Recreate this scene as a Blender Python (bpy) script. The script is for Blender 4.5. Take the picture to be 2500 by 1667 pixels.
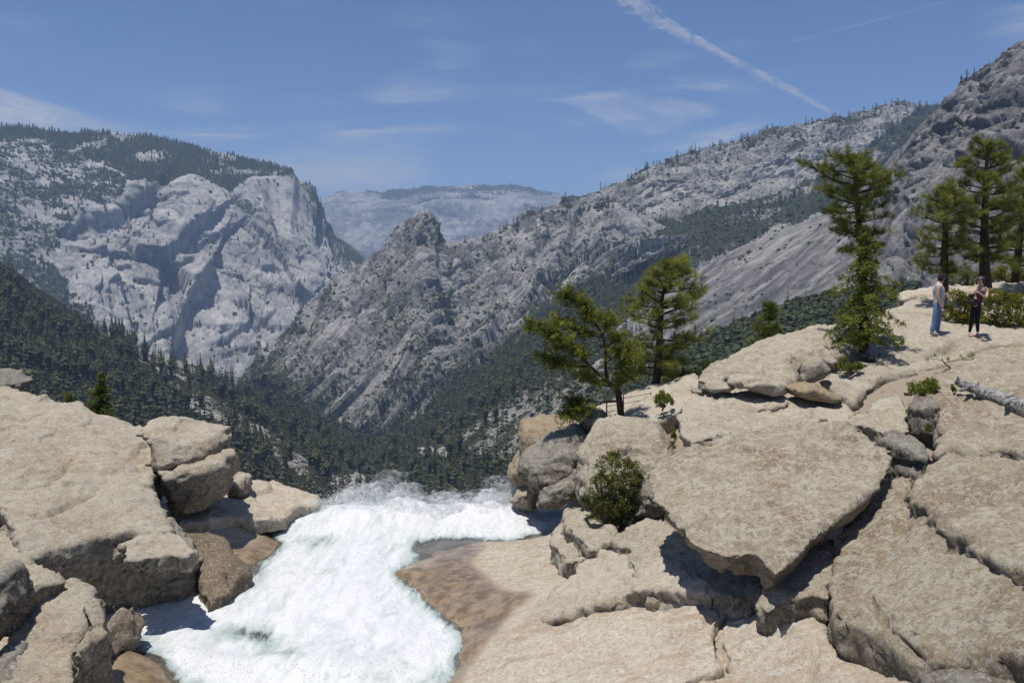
import bpy, bmesh, math, random
import numpy as np
from mathutils import Vector, Matrix

for o in list(bpy.data.objects):
    bpy.data.objects.remove(o, do_unlink=True)
SC = bpy.context.scene
COL = SC.collection

# ------------------------------------------------------------------ camera, sky, sun, exposure
F_PX, W_PX, H_PX = 1944.0, 2500.0, 1667.0
PITCH = math.atan(183.5 / F_PX)
cam_data = bpy.data.cameras.new('camera')
cam_data.sensor_width = 36.0
cam_data.lens = 36.0 * F_PX / W_PX
cam_data.clip_start = 0.1
cam_data.clip_end = 60000.0
cam = bpy.data.objects.new('camera', cam_data)
COL.objects.link(cam)
cam.rotation_euler = (math.pi / 2 - PITCH, 0, 0)
SC.camera = cam

SUN_DIR = Vector((-0.17, -0.09, 0.95)).normalized()
SUN_EL = math.asin(SUN_DIR.z)
SUN_ROT = math.atan2(SUN_DIR.x, SUN_DIR.y)

CIR = 4.37
world = bpy.data.worlds.new('World')
SC.world = world
world.use_nodes = True

sun_data = bpy.data.lights.new('sun', 'SUN')
sun_data.energy = 5.0
sun_data.angle = math.radians(0.53)
sun_data.color = (1.0, 0.955, 0.89)
sun = bpy.data.objects.new('sun', sun_data)
COL.objects.link(sun)
sun.rotation_euler = SUN_DIR.to_track_quat('Z', 'Y').to_euler()

SC.view_settings.view_transform = 'Standard'
SC.view_settings.look = 'None'
SC.view_settings.exposure = 0.0
SC.view_settings.gamma = 1.0
SC.view_settings.use_curve_mapping = False
SC.render.engine = 'CYCLES'
SC.cycles.use_denoising = True
SC.cycles.max_bounces = 6
SC.cycles.diffuse_bounces = 3
SC.cycles.glossy_bounces = 2
SC.cycles.transmission_bounces = 4
SC.cycles.volume_bounces = 0
SC.cycles.transparent_max_bounces = 24
SC.cycles.use_adaptive_sampling = True
SC.cycles.adaptive_threshold = 0.02
SC.cycles.sample_clamp_indirect = 4.0

# ------------------------------------------------------------------ small node helper
class NT:
    def __init__(s, tree):
        s.t = tree; s.n = tree.nodes; s.l = tree.links
        s.n.clear()
    def node(s, typ, **kw):
        nd = s.n.new(typ)
        ins = kw.pop('ins', {})
        for k, v in kw.items():
            setattr(nd, k, v)
        for k, v in ins.items():
            s.set(nd, k, v)
        return nd
    def set(s, nd, k, v):
        sock = nd.inputs[k]
        if hasattr(v, 'is_output') or isinstance(v, bpy.types.NodeSocket):
            s.l.new(v, sock)
        else:
            if isinstance(v, (tuple, list)) and len(v) == 3 and len(getattr(sock, 'default_value', ())) == 4:
                v = (*v, 1.0)
            sock.default_value = v
    def math(s, op, a, b=0.5, c=None, clamp=False):
        nd = s.node('ShaderNodeMath', operation=op, use_clamp=clamp)
        s.set(nd, 0, a); s.set(nd, 1, b)
        if c is not None: s.set(nd, 2, c)
        return nd.outputs[0]
    def vmath(s, op, a, b=(0, 0, 0)):
        nd = s.node('ShaderNodeVectorMath', operation=op)
        s.set(nd, 0, a)
        if op == 'SCALE': s.set(nd, 'Scale', b)
        else: s.set(nd, 1, b)
        return nd.outputs[0]
    def noise(s, vec, scale, detail=4.0, rough=0.55, dist=0.0, out=0):
        nd = s.node('ShaderNodeTexNoise', noise_dimensions='3D')
        s.set(nd, 'Vector', vec); s.set(nd, 'Scale', scale); s.set(nd, 'Detail', detail)
        s.set(nd, 'Roughness', rough); s.set(nd, 'Distortion', dist)
        return nd.outputs[out]
    def ramp(s, fac, lo, hi, a=0.0, b=1.0, smooth=True):
        nd = s.node('ShaderNodeMapRange', interpolation_type='SMOOTHSTEP' if smooth else 'LINEAR')
        s.set(nd, 'Value', fac); s.set(nd, 'From Min', lo); s.set(nd, 'From Max', hi)
        s.set(nd, 'To Min', a); s.set(nd, 'To Max', b)
        return nd.outputs[0]
    def mix(s, fac, a, b, blend='MIX'):
        nd = s.node('ShaderNodeMix', data_type='RGBA', blend_type=blend)
        s.set(nd, 0, fac)
        for i, v in ((6, a), (7, b)):
            if isinstance(v, (tuple, list)) and len(v) == 3: v = (*v, 1.0)
            s.set(nd, i, v)
        return nd.outputs[2]
    def attr(s, name, out='Fac'):
        return s.node('ShaderNodeAttribute', attribute_name=name).outputs[out]
    def pos(s):
        return s.node('ShaderNodeNewGeometry').outputs['Position']
    def bump(s, h, strength=0.5, dist=0.05, normal=None):
        nd = s.node('ShaderNodeBump')
        s.set(nd, 'Height', h); s.set(nd, 'Strength', strength); s.set(nd, 'Distance', dist)
        if normal is not None: s.set(nd, 'Normal', normal)
        return nd.outputs[0]
    def scale(s, vec, xyz):
        return s.vmath('MULTIPLY', vec, xyz)

def new_mat(name):
    m = bpy.data.materials.new(name)
    m.use_nodes = True
    return m, NT(m.node_tree)

def finish(nt, color, rough=0.9, normal=None, **extra):
    b = nt.node('ShaderNodeBsdfPrincipled')
    nt.set(b, 'Base Color', color); nt.set(b, 'Roughness', rough)
    nt.set(b, 'Specular IOR Level', extra.pop('spec', 0.25))
    if normal is not None: nt.set(b, 'Normal', normal)
    for k, v in extra.items(): nt.set(b, k.replace('_', ' '), v)
    out = nt.node('ShaderNodeOutputMaterial')
    nt.l.new(b.outputs[0], out.inputs[0])
    return b

# ------------------------------------------------------------------ sky with thin cirrus
nt = NT(world.node_tree)
sky = nt.node('ShaderNodeTexSky', sky_type='NISHITA', sun_disc=False, sun_elevation=SUN_EL, sun_rotation=SUN_ROT,
              altitude=1800.0, air_density=1.0, dust_density=0.6, ozone_density=2.6)
vec = nt.node('ShaderNodeTexCoord').outputs['Generated']
sep = nt.node('ShaderNodeSeparateXYZ', ins={0: vec})
az = nt.math('ARCTAN2', sep.outputs[0], sep.outputs[1])
polar = nt.node('ShaderNodeCombineXYZ', ins={0: nt.math('MULTIPLY', az, 1.0), 1: sep.outputs[2], 2: CIR}).outputs[0]
rot = nt.node('ShaderNodeMapping', ins={'Vector': polar, 'Rotation': (0, 0, math.radians(15)), 'Scale': (2.6, 13.0, 1.0)}).outputs[0]
c1 = nt.noise(rot, 1.15, 8.0, 0.60, 1.3)
c2 = nt.noise(nt.scale(polar, (1.0, 2.0, 1.0)), 3.0, 2.0, 0.5)
c3 = nt.noise(rot, 7.0, 6.0, 0.65, 0.8)
cov = nt.math('MULTIPLY', nt.ramp(c1, 0.44, 0.70), nt.ramp(c2, 0.44, 0.60))
cov = nt.math('MULTIPLY', cov, nt.ramp(c3, 0.2, 0.75, 0.45, 1.0))
cov = nt.math('MULTIPLY', cov, nt.math('MULTIPLY', nt.ramp(sep.outputs[2], 0.02, 0.09), nt.ramp(sep.outputs[2], 0.22, 0.45, 1.0, 0.35)))
cov = nt.math('MULTIPLY', cov, 0.95)
skyb = nt.mix(1.0, sky.outputs[0], (0.78, 0.95, 1.20), 'MULTIPLY')
skycol = nt.mix(cov, skyb, (6.8, 7.0, 7.4))
bg = nt.node('ShaderNodeBackground', ins={'Color': skycol, 'Strength': 0.084})
nt.l.new(bg.outputs[0], nt.node('ShaderNodeOutputWorld').inputs[0])

# ------------------------------------------------------------------ geometry helpers
CP, SP = math.cos(PITCH), math.sin(PITCH)
def P(u, v, Y):
    """world point seen at photo position (u, v) at the horizontal distance Y"""
    x = (u - 1250.0) / F_PX; y = (833.5 - v) / F_PX
    d = np.array([x, CP + y * SP, -SP + y * CP])
    return d * (Y / d[1])
def PA(a):
    a = np.asarray(a, float)
    x = (a[..., 0] - 1250.0) / F_PX; y = (833.5 - a[..., 1]) / F_PX
    d = np.stack([x, CP + y * SP, -SP + y * CP], -1)
    return d * (a[..., 2] / d[..., 1])[..., None]
def proj(p):
    f = p[..., 1] * CP - p[..., 2] * SP
    up = p[..., 1] * SP + p[..., 2] * CP
    return 1250.0 + F_PX * p[..., 0] / f, 833.5 - F_PX * up / f

RS = np.random.RandomState(7)
_perm = RS.permutation(256); _perm = np.concatenate([_perm, _perm, _perm]).astype(np.int32)
_g = RS.normal(size=(256, 3)); _g /= np.linalg.norm(_g, axis=1)[:, None]; _g = _g.astype(np.float32)
def pn(p):
    p = np.asarray(p, np.float32)
    i = np.floor(p); f = p - i; i = i.astype(np.int32) & 255
    w = f * f * f * (f * (f * 6 - 15) + 10)
    r = 0
    for dx in (0, 1):
        wx = w[..., 0] if dx else 1 - w[..., 0]
        hx = _perm[i[..., 0] + dx]
        for dy in (0, 1):
            wy = w[..., 1] if dy else 1 - w[..., 1]
            hy = _perm[hx + i[..., 1] + dy]
            for dz in (0, 1):
                wz = w[..., 2] if dz else 1 - w[..., 2]
                g = _g[_perm[hy + i[..., 2] + dz] & 255]
                d = g[..., 0] * (f[..., 0] - dx) + g[..., 1] * (f[..., 1] - dy) + g[..., 2] * (f[..., 2] - dz)
                r = r + wx * wy * wz * d
    return r * 1.5
def fbm(p, octaves=4, gain=0.5, ridged=False, seed=0.0):
    a, s, t = 1.0, 0.0, 0.0
    q = np.asarray(p, np.float32) + np.float32(seed * 17.31)
    for k in range(octaves):
        n = pn(q)
        if ridged: n = 1 - 2 * np.abs(n)
        s = s + a * n; t += a; a *= gain; q = q * 2.03 + 11.7
    return s / t
def facets(a, b, seed=0):
    """2-D cells, each a tilted plane: (height, edge distance)"""
    ia, ib = np.floor(a).astype(int), np.floor(b).astype(int)
    best = np.full(a.shape, 9.0, np.float32); second = best.copy(); h = np.zeros(a.shape, np.float32)
    rs = np.random.RandomState(seed + 31); T = rs.rand(64, 64, 5).astype(np.float32)
    for da in (-1, 0, 1):
        for db in (-1, 0, 1):
            c = T[(ia + da) % 64, (ib + db) % 64]
            x = a - (ia + da + c[..., 0]); y = b - (ib + db + c[..., 1])
            d = x * x + y * y
            hh = (c[..., 2] - .5) * 1.0 + x * (c[..., 3] - .5) * 2 + y * (c[..., 4] - .5) * 2
            m = d < best
            second = np.where(m, best, np.minimum(second, d)); h = np.where(m, hh, h); best = np.where(m, d, best)
    return h, np.sqrt(second) - np.sqrt(best)
def facets3(p, seed=0):
    i = np.floor(p).astype(int); best = np.full(p.shape[:-1], 9.0, np.float32); h = np.zeros_like(best)
    rs = np.random.RandomState(seed + 77); T = rs.rand(16, 16, 16, 7).astype(np.float32)
    for a in (-1, 0, 1):
        for b in (-1, 0, 1):
            for c in (-1, 0, 1):
                t = T[(i[:, 0] + a) % 16, (i[:, 1] + b) % 16, (i[:, 2] + c) % 16]
                d = p - (i + np.array([a, b, c]) + t[:, :3]); dd = (d * d).sum(1)
                m = dd < best; best = np.where(m, dd, best)
                h = np.where(m, (t[:, 3] - .5) * 0.8 + ((t[:, 4:] - .5) * d).sum(1) * 2.2, h)
    return h
def inpoly(u, v, poly):
    r = np.zeros(np.shape(u), bool); n = len(poly)
    for i in range(n):
        x1, y1 = poly[i]; x2, y2 = poly[(i + 1) % n]
        if y1 == y2: continue
        c = ((y1 > v) != (y2 > v)) & (u < (x2 - x1) * (v - y1) / (y2 - y1) + x1)
        r ^= c
    return r
def linedist(u, v, line):
    """signed pixel distance to a polyline (positive on its right side when walking down it)"""
    best = np.full(np.shape(u), 1e9); sg = np.zeros(np.shape(u))
    for (x1, y1), (x2, y2) in zip(line[:-1], line[1:]):
        dx, dy = x2 - x1, y2 - y1; L = dx * dx + dy * dy
        t = np.clip(((u - x1) * dx + (v - y1) * dy) / L, 0, 1)
        d = np.hypot(u - x1 - t * dx, v - y1 - t * dy)
        s = np.sign(dy * (u - x1) - dx * (v - y1))
        m = d < best; best = np.where(m, d, best); sg = np.where(m, s, sg)
    return best, sg * best

def mesh_np(name, verts, faces, smooth=True):
    """faces: (n,3) or (n,4) int array"""
    verts = np.asarray(verts, np.float32).reshape(-1, 3); faces = np.asarray(faces, np.int32)
    k = faces.shape[1]; n = len(faces)
    me = bpy.data.meshes.new(name)
    me.vertices.add(len(verts)); me.vertices.foreach_set('co', verts.ravel())
    me.loops.add(n * k); me.loops.foreach_set('vertex_index', faces.ravel())
    me.polygons.add(n)
    me.polygons.foreach_set('loop_start', np.arange(0, n * k, k, dtype=np.int32))
    me.update(calc_edges=True)
    me.polygons.foreach_set('use_smooth', np.full(n, smooth, bool))
    return me
def link(name, me, mat=None, parent=None, loc=None):
    o = bpy.data.objects.new(name, me); COL.objects.link(o)
    if mat is not None and me is not None and not me.materials: me.materials.append(mat)
    if parent is not None: o.parent = parent
    if loc is not None: o.location = loc
    return o
def tag(o, label=None, cat=None, group=None, kind=None):
    for k, v in (('label', label), ('category', cat), ('group', group), ('kind', kind)):
        if v: o[k] = v
    return o
def set_attr(me, name, val):
    a = me.attributes.new(name, 'FLOAT', 'POINT'); a.data.foreach_set('value', np.asarray(val, np.float32).ravel())

# ------------------------------------------------------------------ mountains
class Patch:
    """a slope swept between traced lines: each line is [(u, v, Y), ...]"""
    def __init__(s, lines, nu, rows, back=None):
        L = []
        for ln in lines:
            a = np.array(ln, float)
            t = np.concatenate([[0], np.cumsum(np.abs(np.diff(a[:, 0])) + 0.15 * np.abs(np.diff(a[:, 1])))]); t /= t[-1]
            q = np.linspace(0, 1, nu)
            w = PA(a)
            L.append(np.stack([np.interp(q, t, w[:, k]) for k in range(3)], -1))
        if back is not None:
            L.insert(0, L[0] + np.array(back)); rows = [8] + list(rows)
        G = []
        for i, r in enumerate(rows):
            t = np.linspace(0, 1, r, endpoint=(i == len(rows) - 1))[:, None, None]
            G.append(L[i][None] * (1 - t) + L[i + 1][None] * t)
        g = np.concatenate(G, 0)
        for it in range(3):      # soften the creases between the swept lines
            h = g.copy(); h[1:-1] = (g[:-2] + 2 * g[1:-1] + g[2:]) / 4
            if back is not None: h[:12] = g[:12]
            g = h
        s.g = g; s.front = 8 if back is not None else 0
        s.a = np.cumsum(np.concatenate([np.zeros((g.shape[0], 1)), np.linalg.norm(np.diff(g, axis=1), axis=2)], 1), 1)
        s.b = np.cumsum(np.concatenate([np.zeros((1, g.shape[1])), np.linalg.norm(np.diff(g, axis=0), axis=2)], 0), 0)
        s.b -= s.b[s.front:s.front + 1]
        s.u, s.v = proj(g)
    def normals(s):
        du = np.gradient(s.g, axis=1); dv = np.gradient(s.g, axis=0)
        n = np.cross(dv, du); n /= np.linalg.norm(n, axis=2, keepdims=True) + 1e-9
        n *= np.where((n[..., 2:3] < 0) & (n[..., 1:2] > 0), -1, 1)
        return n
    def displace(s, d, smooth=6):
        n = s.normals()
        for it in range(smooth):
            n[1:-1, 1:-1] = (n[:-2, 1:-1] + n[2:, 1:-1] + n[1:-1, :-2] + n[1:-1, 2:] + 2 * n[1:-1, 1:-1]) / 6
        s.g = s.g + n * d[..., None]
    def build(s, name, mat, attrs={}):
        nv, nu = s.g.shape[:2]
        i = np.arange(nv * nu).reshape(nv, nu)
        f = np.stack([i[:-1, :-1], i[1:, :-1], i[1:, 1:], i[:-1, 1:]], -1).reshape(-1, 4)
        me = mesh_np(name, s.g, f)
        for k, v in attrs.items(): set_attr(me, k, v)
        return tag(link(name, me, mat), kind='structure')
    def scatter(s, n, mask, rs):
        """random points on the slope where mask (grid of 0..1) allows"""
        g = s.g
        area = np.linalg.norm(np.cross(g[1:, :-1] - g[:-1, :-1], g[:-1, 1:] - g[:-1, :-1]), axis=2) * mask[:-1, :-1]
        area[:s.front] = 0
        p = area.ravel() / area.sum()
        k = rs.choice(p.size, n, p=p); r, c = np.divmod(k, g.shape[1] - 1)
        a, b = rs.rand(2, n, 1)
        return (g[r, c] * (1 - a) * (1 - b) + g[r + 1, c] * a * (1 - b) + g[r, c + 1] * (1 - a) * b + g[r + 1, c + 1] * a * b)

def rock_mat(name, scale, light, dark, streak, veg=(0.055, 0.068, 0.03), aniso=(1, 1, 0.25), bump=1.0, dip=0.0, grit=0.4, white=1.0):
    """dip: angle (degrees) at which the strata run in the plane that faces the river"""
    m, t = new_mat(name)
    p = t.scale(t.pos(), (1 / scale,) * 3)
    pr = t.node('ShaderNodeMapping', ins={'Vector': p, 'Rotation': (0, math.radians(dip), 0)}).outputs[0]
    n1 = t.noise(p, 0.9, 9, 0.62, 0.5)
    n2 = t.noise(t.scale(pr, aniso), 6.0, 6, 0.62, 0.5)
    n3 = t.noise(p, 14.0, 6, 0.70)
    n4 = t.noise(t.scale(pr, aniso), 22.0, 5, 0.68, 0.3)
    c = t.mix(t.ramp(n1, 0.40, 0.60), dark, light)
    c = t.mix(t.math('MULTIPLY', t.ramp(n2, 0.52, 0.60), streak), c, (0.10, 0.10, 0.103))
    c = t.mix(t.math('MULTIPLY', t.ramp(n2, 0.46, 0.38), 0.55), c, tuple(k_ * white for k_ in (0.56, 0.54, 0.50)))
    c = t.mix(t.math('MULTIPLY', t.ramp(n4, 0.54, 0.64), streak * 0.6), c, (0.10, 0.10, 0.103))
    c = t.mix(t.math('MULTIPLY', t.ramp(n3, 0.54, 0.68), grit), c, tuple(k_ * white for k_ in (0.56, 0.53, 0.48)))
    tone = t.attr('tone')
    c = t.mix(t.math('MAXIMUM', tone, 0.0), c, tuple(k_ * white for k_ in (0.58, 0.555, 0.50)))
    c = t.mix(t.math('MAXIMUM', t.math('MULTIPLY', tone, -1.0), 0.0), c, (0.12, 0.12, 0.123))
    vg = t.attr('veg')
    vcol = t.mix(t.noise(p, 16.0, 5, 0.7), (veg[0] * 0.45, veg[1] * 0.45, veg[2] * 0.45), (veg[0] * 1.25, veg[1] * 1.25, veg[2] * 1.2))
    edge = t.math('ADD', vg, t.math('MULTIPLY', t.math('SUBTRACT', n3, 0.5), 1.6))
    c = t.mix(t.ramp(edge, 0.44, 0.56), c, vcol)
    h = t.math('ADD', t.math('MULTIPLY', n3, grit), t.math('MULTIPLY', n2, 1.0))
    h = t.math('ADD', h, t.math('MULTIPLY', n4, 0.4))
    nb = t.bump(h, bump, scale * 0.12)
    finish(t, c, 0.95, nb, spec=0.1)
    return m
def ledge(patch, k=10):
    """how much flatter each spot is than its surroundings (-1..1): where soil gathers"""
    n = patch.normals()[..., 2]; a = n.copy()
    for it in range(k):
        a[1:-1, 1:-1] = (a[:-2, 1:-1] + a[2:, 1:-1] + a[1:-1, :-2] + a[1:-1, 2:]) / 4
    b = n.copy()
    for it in range(2): b[1:-1, 1:-1] = (b[:-2, 1:-1] + b[2:, 1:-1] + b[1:-1, :-2] + b[1:-1, 2:]) / 4
    return np.clip((b - a) * 5, -1, 1)
M_FAR = rock_mat('granite_far_ridge', 300.0, (0.40, 0.38, 0.35), (0.20, 0.20, 0.19), 0.3)
M_LEFT = rock_mat('granite_left_cliff', 110.0, (0.40, 0.39, 0.37), (0.235, 0.235, 0.232), 0.45, aniso=(1, 1, 0.10), grit=0.12, bump=0.5, white=0.85)
M_MID = rock_mat('granite_broken_slope', 50.0, (0.32, 0.312, 0.30), (0.135, 0.135, 0.136), 0.6, aniso=(0.16, 1, 1.0), dip=38, grit=0.22, bump=0.75, white=0.82)
M_UP = rock_mat('granite_upper_slope', 60.0, (0.39, 0.378, 0.355), (0.19, 0.188, 0.185), 0.6, aniso=(1, 1, 0.10), grit=0.35, white=0.82)
M_WALL = rock_mat('granite_dome_wall', 45.0, (0.25, 0.244, 0.233), (0.118, 0.118, 0.119), 0.6, aniso=(0.14, 1, 1.0), dip=52, grit=0.22, white=0.75)
M_SLOPE = rock_mat('forest_floor', 30.0, (0.36, 0.335, 0.30), (0.20, 0.19, 0.17), 0.3, veg=(0.036, 0.040, 0.017))

rsF = np.random.RandomState(11)
trees = []          # (points, height lo, height hi, kind)
shrubs = []

# far ridge
far = Patch([[(640, 520, 7000), (720, 500, 7000), (807, 488, 7000), (875, 482, 7000), (950, 478, 7000), (1039, 473, 7000), (1110, 468, 7000), (1171, 465, 7000), (1258, 465, 7000), (1335, 473, 7000), (1420, 500, 7000), (1520, 520, 7000)],
             [(640, 560, 6600), (807, 535, 6500), (1000, 520, 6500), (1171, 505, 6500), (1335, 510, 6500), (1520, 560, 6500)],
             [(640, 720, 5900), (900, 700, 5900), (1200, 690, 5900), (1520, 720, 5900)]], 220, [36, 60], back=(0, 900, -250))
q = np.stack([far.a / 700, far.b / 500, far.a * 0], -1)
far.displace(fbm(q, 5, 0.55, True) * 75 + facets(far.a / 160, far.b / 130, 3)[0] * 18)
nz = fbm(np.stack([far.a / 500, far.b / 150, far.a * 0 + 5], -1), 4)
vg = 0.42 + 1.1 * nz - 0.4 * np.clip((far.v - 500) / 80, 0, 1) + 0.25 * np.clip((490 - far.v) / 15, -0.6, 1)
far.build('far_ridge_mountain', M_FAR, {'veg': vg, 'tone': far.a * 0})
ft = far.scatter(800, np.where(far.v < 505, 1.0, 0.15) * (vg > 0.45), rsF); trees.append((ft, 14, 28, 2))

# left mountain
ridge = [(-140, 315, 2500), (0, 313, 2500), (100, 320, 2560), (180, 333, 2600), (270, 331, 2650), (360, 338, 2700), (440, 356, 2750), (520, 378, 2800), (600, 397, 2830), (660, 407, 2850), (705, 420, 2860), (728, 445, 2870), (745, 450, 2900), (780, 480, 2950), (800, 505, 2980), (818, 526, 3000), (845, 562, 3050), (870, 602, 3100), (905, 645, 3150), (960, 700, 3200)]
brow = [(-140, 470, 2150), (0, 480, 2150), (120, 540, 2180), (200, 560, 2200), (270, 510, 2280), (330, 480, 2350), (430, 452, 2450), (560, 455, 2560), (640, 440, 2660), (716, 425, 2760), (728, 455, 2780), (760, 500, 2800), (800, 545, 2830), (845, 600, 2880), (905, 670, 2950), (960, 720, 3000)]
mid = [(-140, 650, 1900), (0, 660, 1900), (200, 700, 1980), (330, 700, 2080), (470, 690, 2200), (600, 680, 2330), (716, 670, 2420), (800, 690, 2520), (905, 740, 2650), (960, 780, 2700)]
base = [(-140, 900, 1650), (0, 910, 1650), (200, 930, 1750), (400, 950, 1850), (600, 990, 1950), (760, 960, 2100), (905, 900, 2350), (960, 880, 2450)]
lm = Patch([ridge, brow, mid, base], 450, [66, 98, 84], back=(0, 700, -160))
cl = np.clip((lm.b - 250) / 250, 0, 1) * np.clip((lm.u - 90) / 160, 0.15, 1)      # how much of a cliff
q = np.stack([lm.a / 420, lm.b / 420, lm.a * 0], -1)
d = fbm(q, 3, 0.5, True) * 30 * (0.4 + cl) + fbm(q * 3.1, 4, 0.5, True, 3) * 8 * (0.5 + cl) + cl * fbm(np.stack([lm.a / 28, lm.b / 190, lm.a * 0], -1), 3, 0.5, True, 6) * 9
w1 = fbm(np.stack([lm.a / 260, lm.b / 260, lm.a * 0 + 7], -1), 3) * 1.1
f1, e1 = facets(lm.a / 170 + w1, lm.b / 210 - w1, 1); f2, e2 = facets(lm.a / 60 + w1 * 2, lm.b / 75 + w1, 2); f3, e3 = facets(lm.a / 22 + w1 * 2, lm.b / 34 + w1 * 3, 8); f4, e4 = facets(lm.a / 9 + w1 * 3, lm.b / 16 + w1 * 3, 9)
d += cl * (f1 * 32 + f2 * 10 + f3 * 2.2 + f4 * 0.7 - 3 * np.exp(-(e3 / 0.06) ** 2) - 6 * np.exp(-(e2 / 0.05) ** 2) - 6 * np.exp(-(e1 / 0.03) ** 2))
# scarps whose right-hand side steps back, so that it lies in shade under the sun from the left
for line, wid, dep, rng in [([(500, 540), (455, 570), (430, 610), (400, 640), (390, 690)], 6, 42, 60), ([(520, 640), (500, 690), (462, 730), (445, 800), (432, 850)], 8, 55, 70),
                            ([(772, 540), (775, 600), (790, 690)], 5, 55, 55), ([(815, 555), (830, 610), (842, 680)], 5, 60, 50),
                            ([(650, 520), (672, 600), (690, 640)], 6, 34, 50), ([(390, 450), (350, 500), (250, 550), (185, 570)], 6, 40, 45),
                            ([(560, 560), (520, 575), (470, 600)], 5, 26, 30), ([(600, 540), (660, 545), (700, 580)], 5, 22, 35),
                            ([(270, 640), (310, 760), (325, 850)], 6, 30, 45), ([(640, 790), (600, 815), (560, 830)], 5, 20, 30),
                            ([(420, 700), (440, 790), (420, 860)], 6, 30, 40), ([(690, 690), (740, 780)], 5, 16, 40)]:
    dd, sg = linedist(lm.u, lm.v, line)
    d -= dep * (1 / (1 + np.exp(-sg / wid * 2))) * np.exp(-(dd / rng) ** 2)
lm.displace(d, 10)
FOREST_L = [(-150, 280), (0, 295), (200, 325), (420, 345), (600, 385), (735, 405), (705, 432), (610, 440), (560, 475), (470, 430), (400, 450), (330, 470), (300, 430), (200, 385), (100, 340), (-150, 325)]
GREEN_L = [(-150, 320), (130, 335), (320, 450), (300, 500), (190, 545), (110, 640), (180, 720), (300, 900), (-150, 950)]
inF = inpoly(lm.u, lm.v, FOREST_L); inG = inpoly(lm.u, lm.v, GREEN_L)
nz = fbm(np.stack([lm.a / 150, lm.b / 110, lm.a * 0 + 3], -1), 5, 0.6)
vg = np.where(inF, 0.62, np.where(inG, 0.48, 0.12)) + nz * 0.9
flank = np.clip((lm.u - 735) / 30, 0, 1) * np.clip(1 - lm.b / 420, 0, 1)
vg = vg + flank * 0.45
lg_ = ledge(lm); vg = vg + 0.22 * np.clip(lg_, 0, 1)
tone = np.clip(fbm(np.stack([lm.a / 130 + w1, lm.b / 190, lm.a * 0 + 9], -1), 4) * 1.1, -0.5, 0.6) * cl
lm.build('cliff_mountain', M_LEFT, {'veg': vg, 'tone': tone})
mask = np.where(inF, 1.0, np.where(inG, 0.25, 0.012)) * np.where(nz > np.where(inF, -0.12, 0.0), 1, 0.12) + flank * 0.5
mask = mask + 0.02 * (lg_ > 0.35)
trees.append((lm.scatter(7500, mask, rsF), 9, 20, 2))
shrubs.append((lm.scatter(2200, np.where(inG, 1.0, 0.05) * (nz > -0.1), rsF), 5, 11))

# broken ridge with the pointed peak
ridge = [(585, 965, 1250), (610, 925, 1270), (640, 868, 1300), (690, 808, 1330), (760, 748, 1370), (800, 708, 1400), (850, 668, 1430), (900, 628, 1450), (950, 578, 1480), (985, 545, 1490), (1010, 524, 1500), (1034, 510, 1500), (1056, 514, 1500), (1078, 552, 1500), (1092, 588, 1500), (1130, 590, 1510), (1180, 576, 1520), (1263, 540, 1540), (1340, 512, 1560), (1416, 500, 1570), (1500, 500, 1560), (1580, 518, 1540), (1680, 560, 1500)]
base = [(585, 985, 1180), (631, 925, 1150), (743, 1000, 1090), (840, 1045, 1060), (906, 1065, 1040), (975, 1040, 1040), (1034, 1015, 1040), (1075, 960, 1060), (1110, 915, 1080), (1212, 865, 1110), (1284, 815, 1140), (1325, 755, 1180), (1396, 712, 1220), (1467, 690, 1260), (1560, 650, 1300), (1680, 600, 1360)]
mr = Patch([ridge, base], 450, [250], back=(0, 260, -110))
ct, st = math.cos(math.radians(38)), math.sin(math.radians(38))
ra, rb = mr.a * ct - mr.b * st, mr.a * st + mr.b * ct           # strata run down to the left
q = np.stack([ra / 150, rb / 90, ra * 0], -1)
w1 = fbm(q * 1.3, 3, seed=5) * 0.9
f1, e1 = facets(ra / 260 + w1, rb / 60 - w1, 4); f2, e2 = facets(ra / 140 + w1, rb / 24 + w1, 5); f3, e3 = facets(ra / 60 + 2 * w1, rb / 9 - w1, 6)
f4, e4 = facets(ra / 7 + 3 * w1, rb / 4 + w1, 7)
d = fbm(q, 3, 0.5, True) * 6 + f1 * 22 + f2 * 10 + f3 * 3.0 + f4 * 0.5 - 5 * np.exp(-(e2 / 0.07) ** 2) - 6 * np.exp(-(e1 / 0.05) ** 2) - 2.5 * np.exp(-(e3 / 0.1) ** 2)
for line, wid, dep, rng in [([(1400, 520), (1380, 590), (1360, 650), (1330, 700)], 5, 22, 40), ([(1075, 560), (1060, 620), (1070, 680)], 5, 16, 30), ([(960, 620), (940, 680), (900, 760)], 6, 15, 40),
                            ([(1250, 560), (1220, 610), (1160, 640)], 5, 13, 30), ([(860, 760), (870, 820), (840, 880)], 5, 14, 35), ([(1440, 540), (1430, 600), (1440, 650)], 4, 14, 25)]:
    dd, sg = linedist(mr.u, mr.v, line)
    d -= dep * (1 / (1 + np.exp(-sg / wid * 2))) * np.exp(-(dd / rng) ** 2)
edge = np.clip((np.arange(mr.g.shape[0]) - mr.front) / 12.0, 0, 1)[:, None]
mr.displace(d * (0.35 + 0.65 * edge), 8)
nz = fbm(np.stack([ra / 110, rb / 45, ra * 0 + 2], -1), 5, 0.6)
low = np.clip((mr.b / mr.b[-1:] - 0.55) / 0.45, 0, 1)
peak = np.exp(-(((mr.u - 1040) / 60) ** 2 + ((mr.v - 560) / 45) ** 2))
lft = np.clip((800 - mr.u) / 160, 0, 1)
lg_ = ledge(mr); vg = 0.24 + 0.75 * nz + 0.22 * low + 0.08 * peak + 0.2 * lft + 0.5 * np.clip(lg_, 0, 1)
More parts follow.
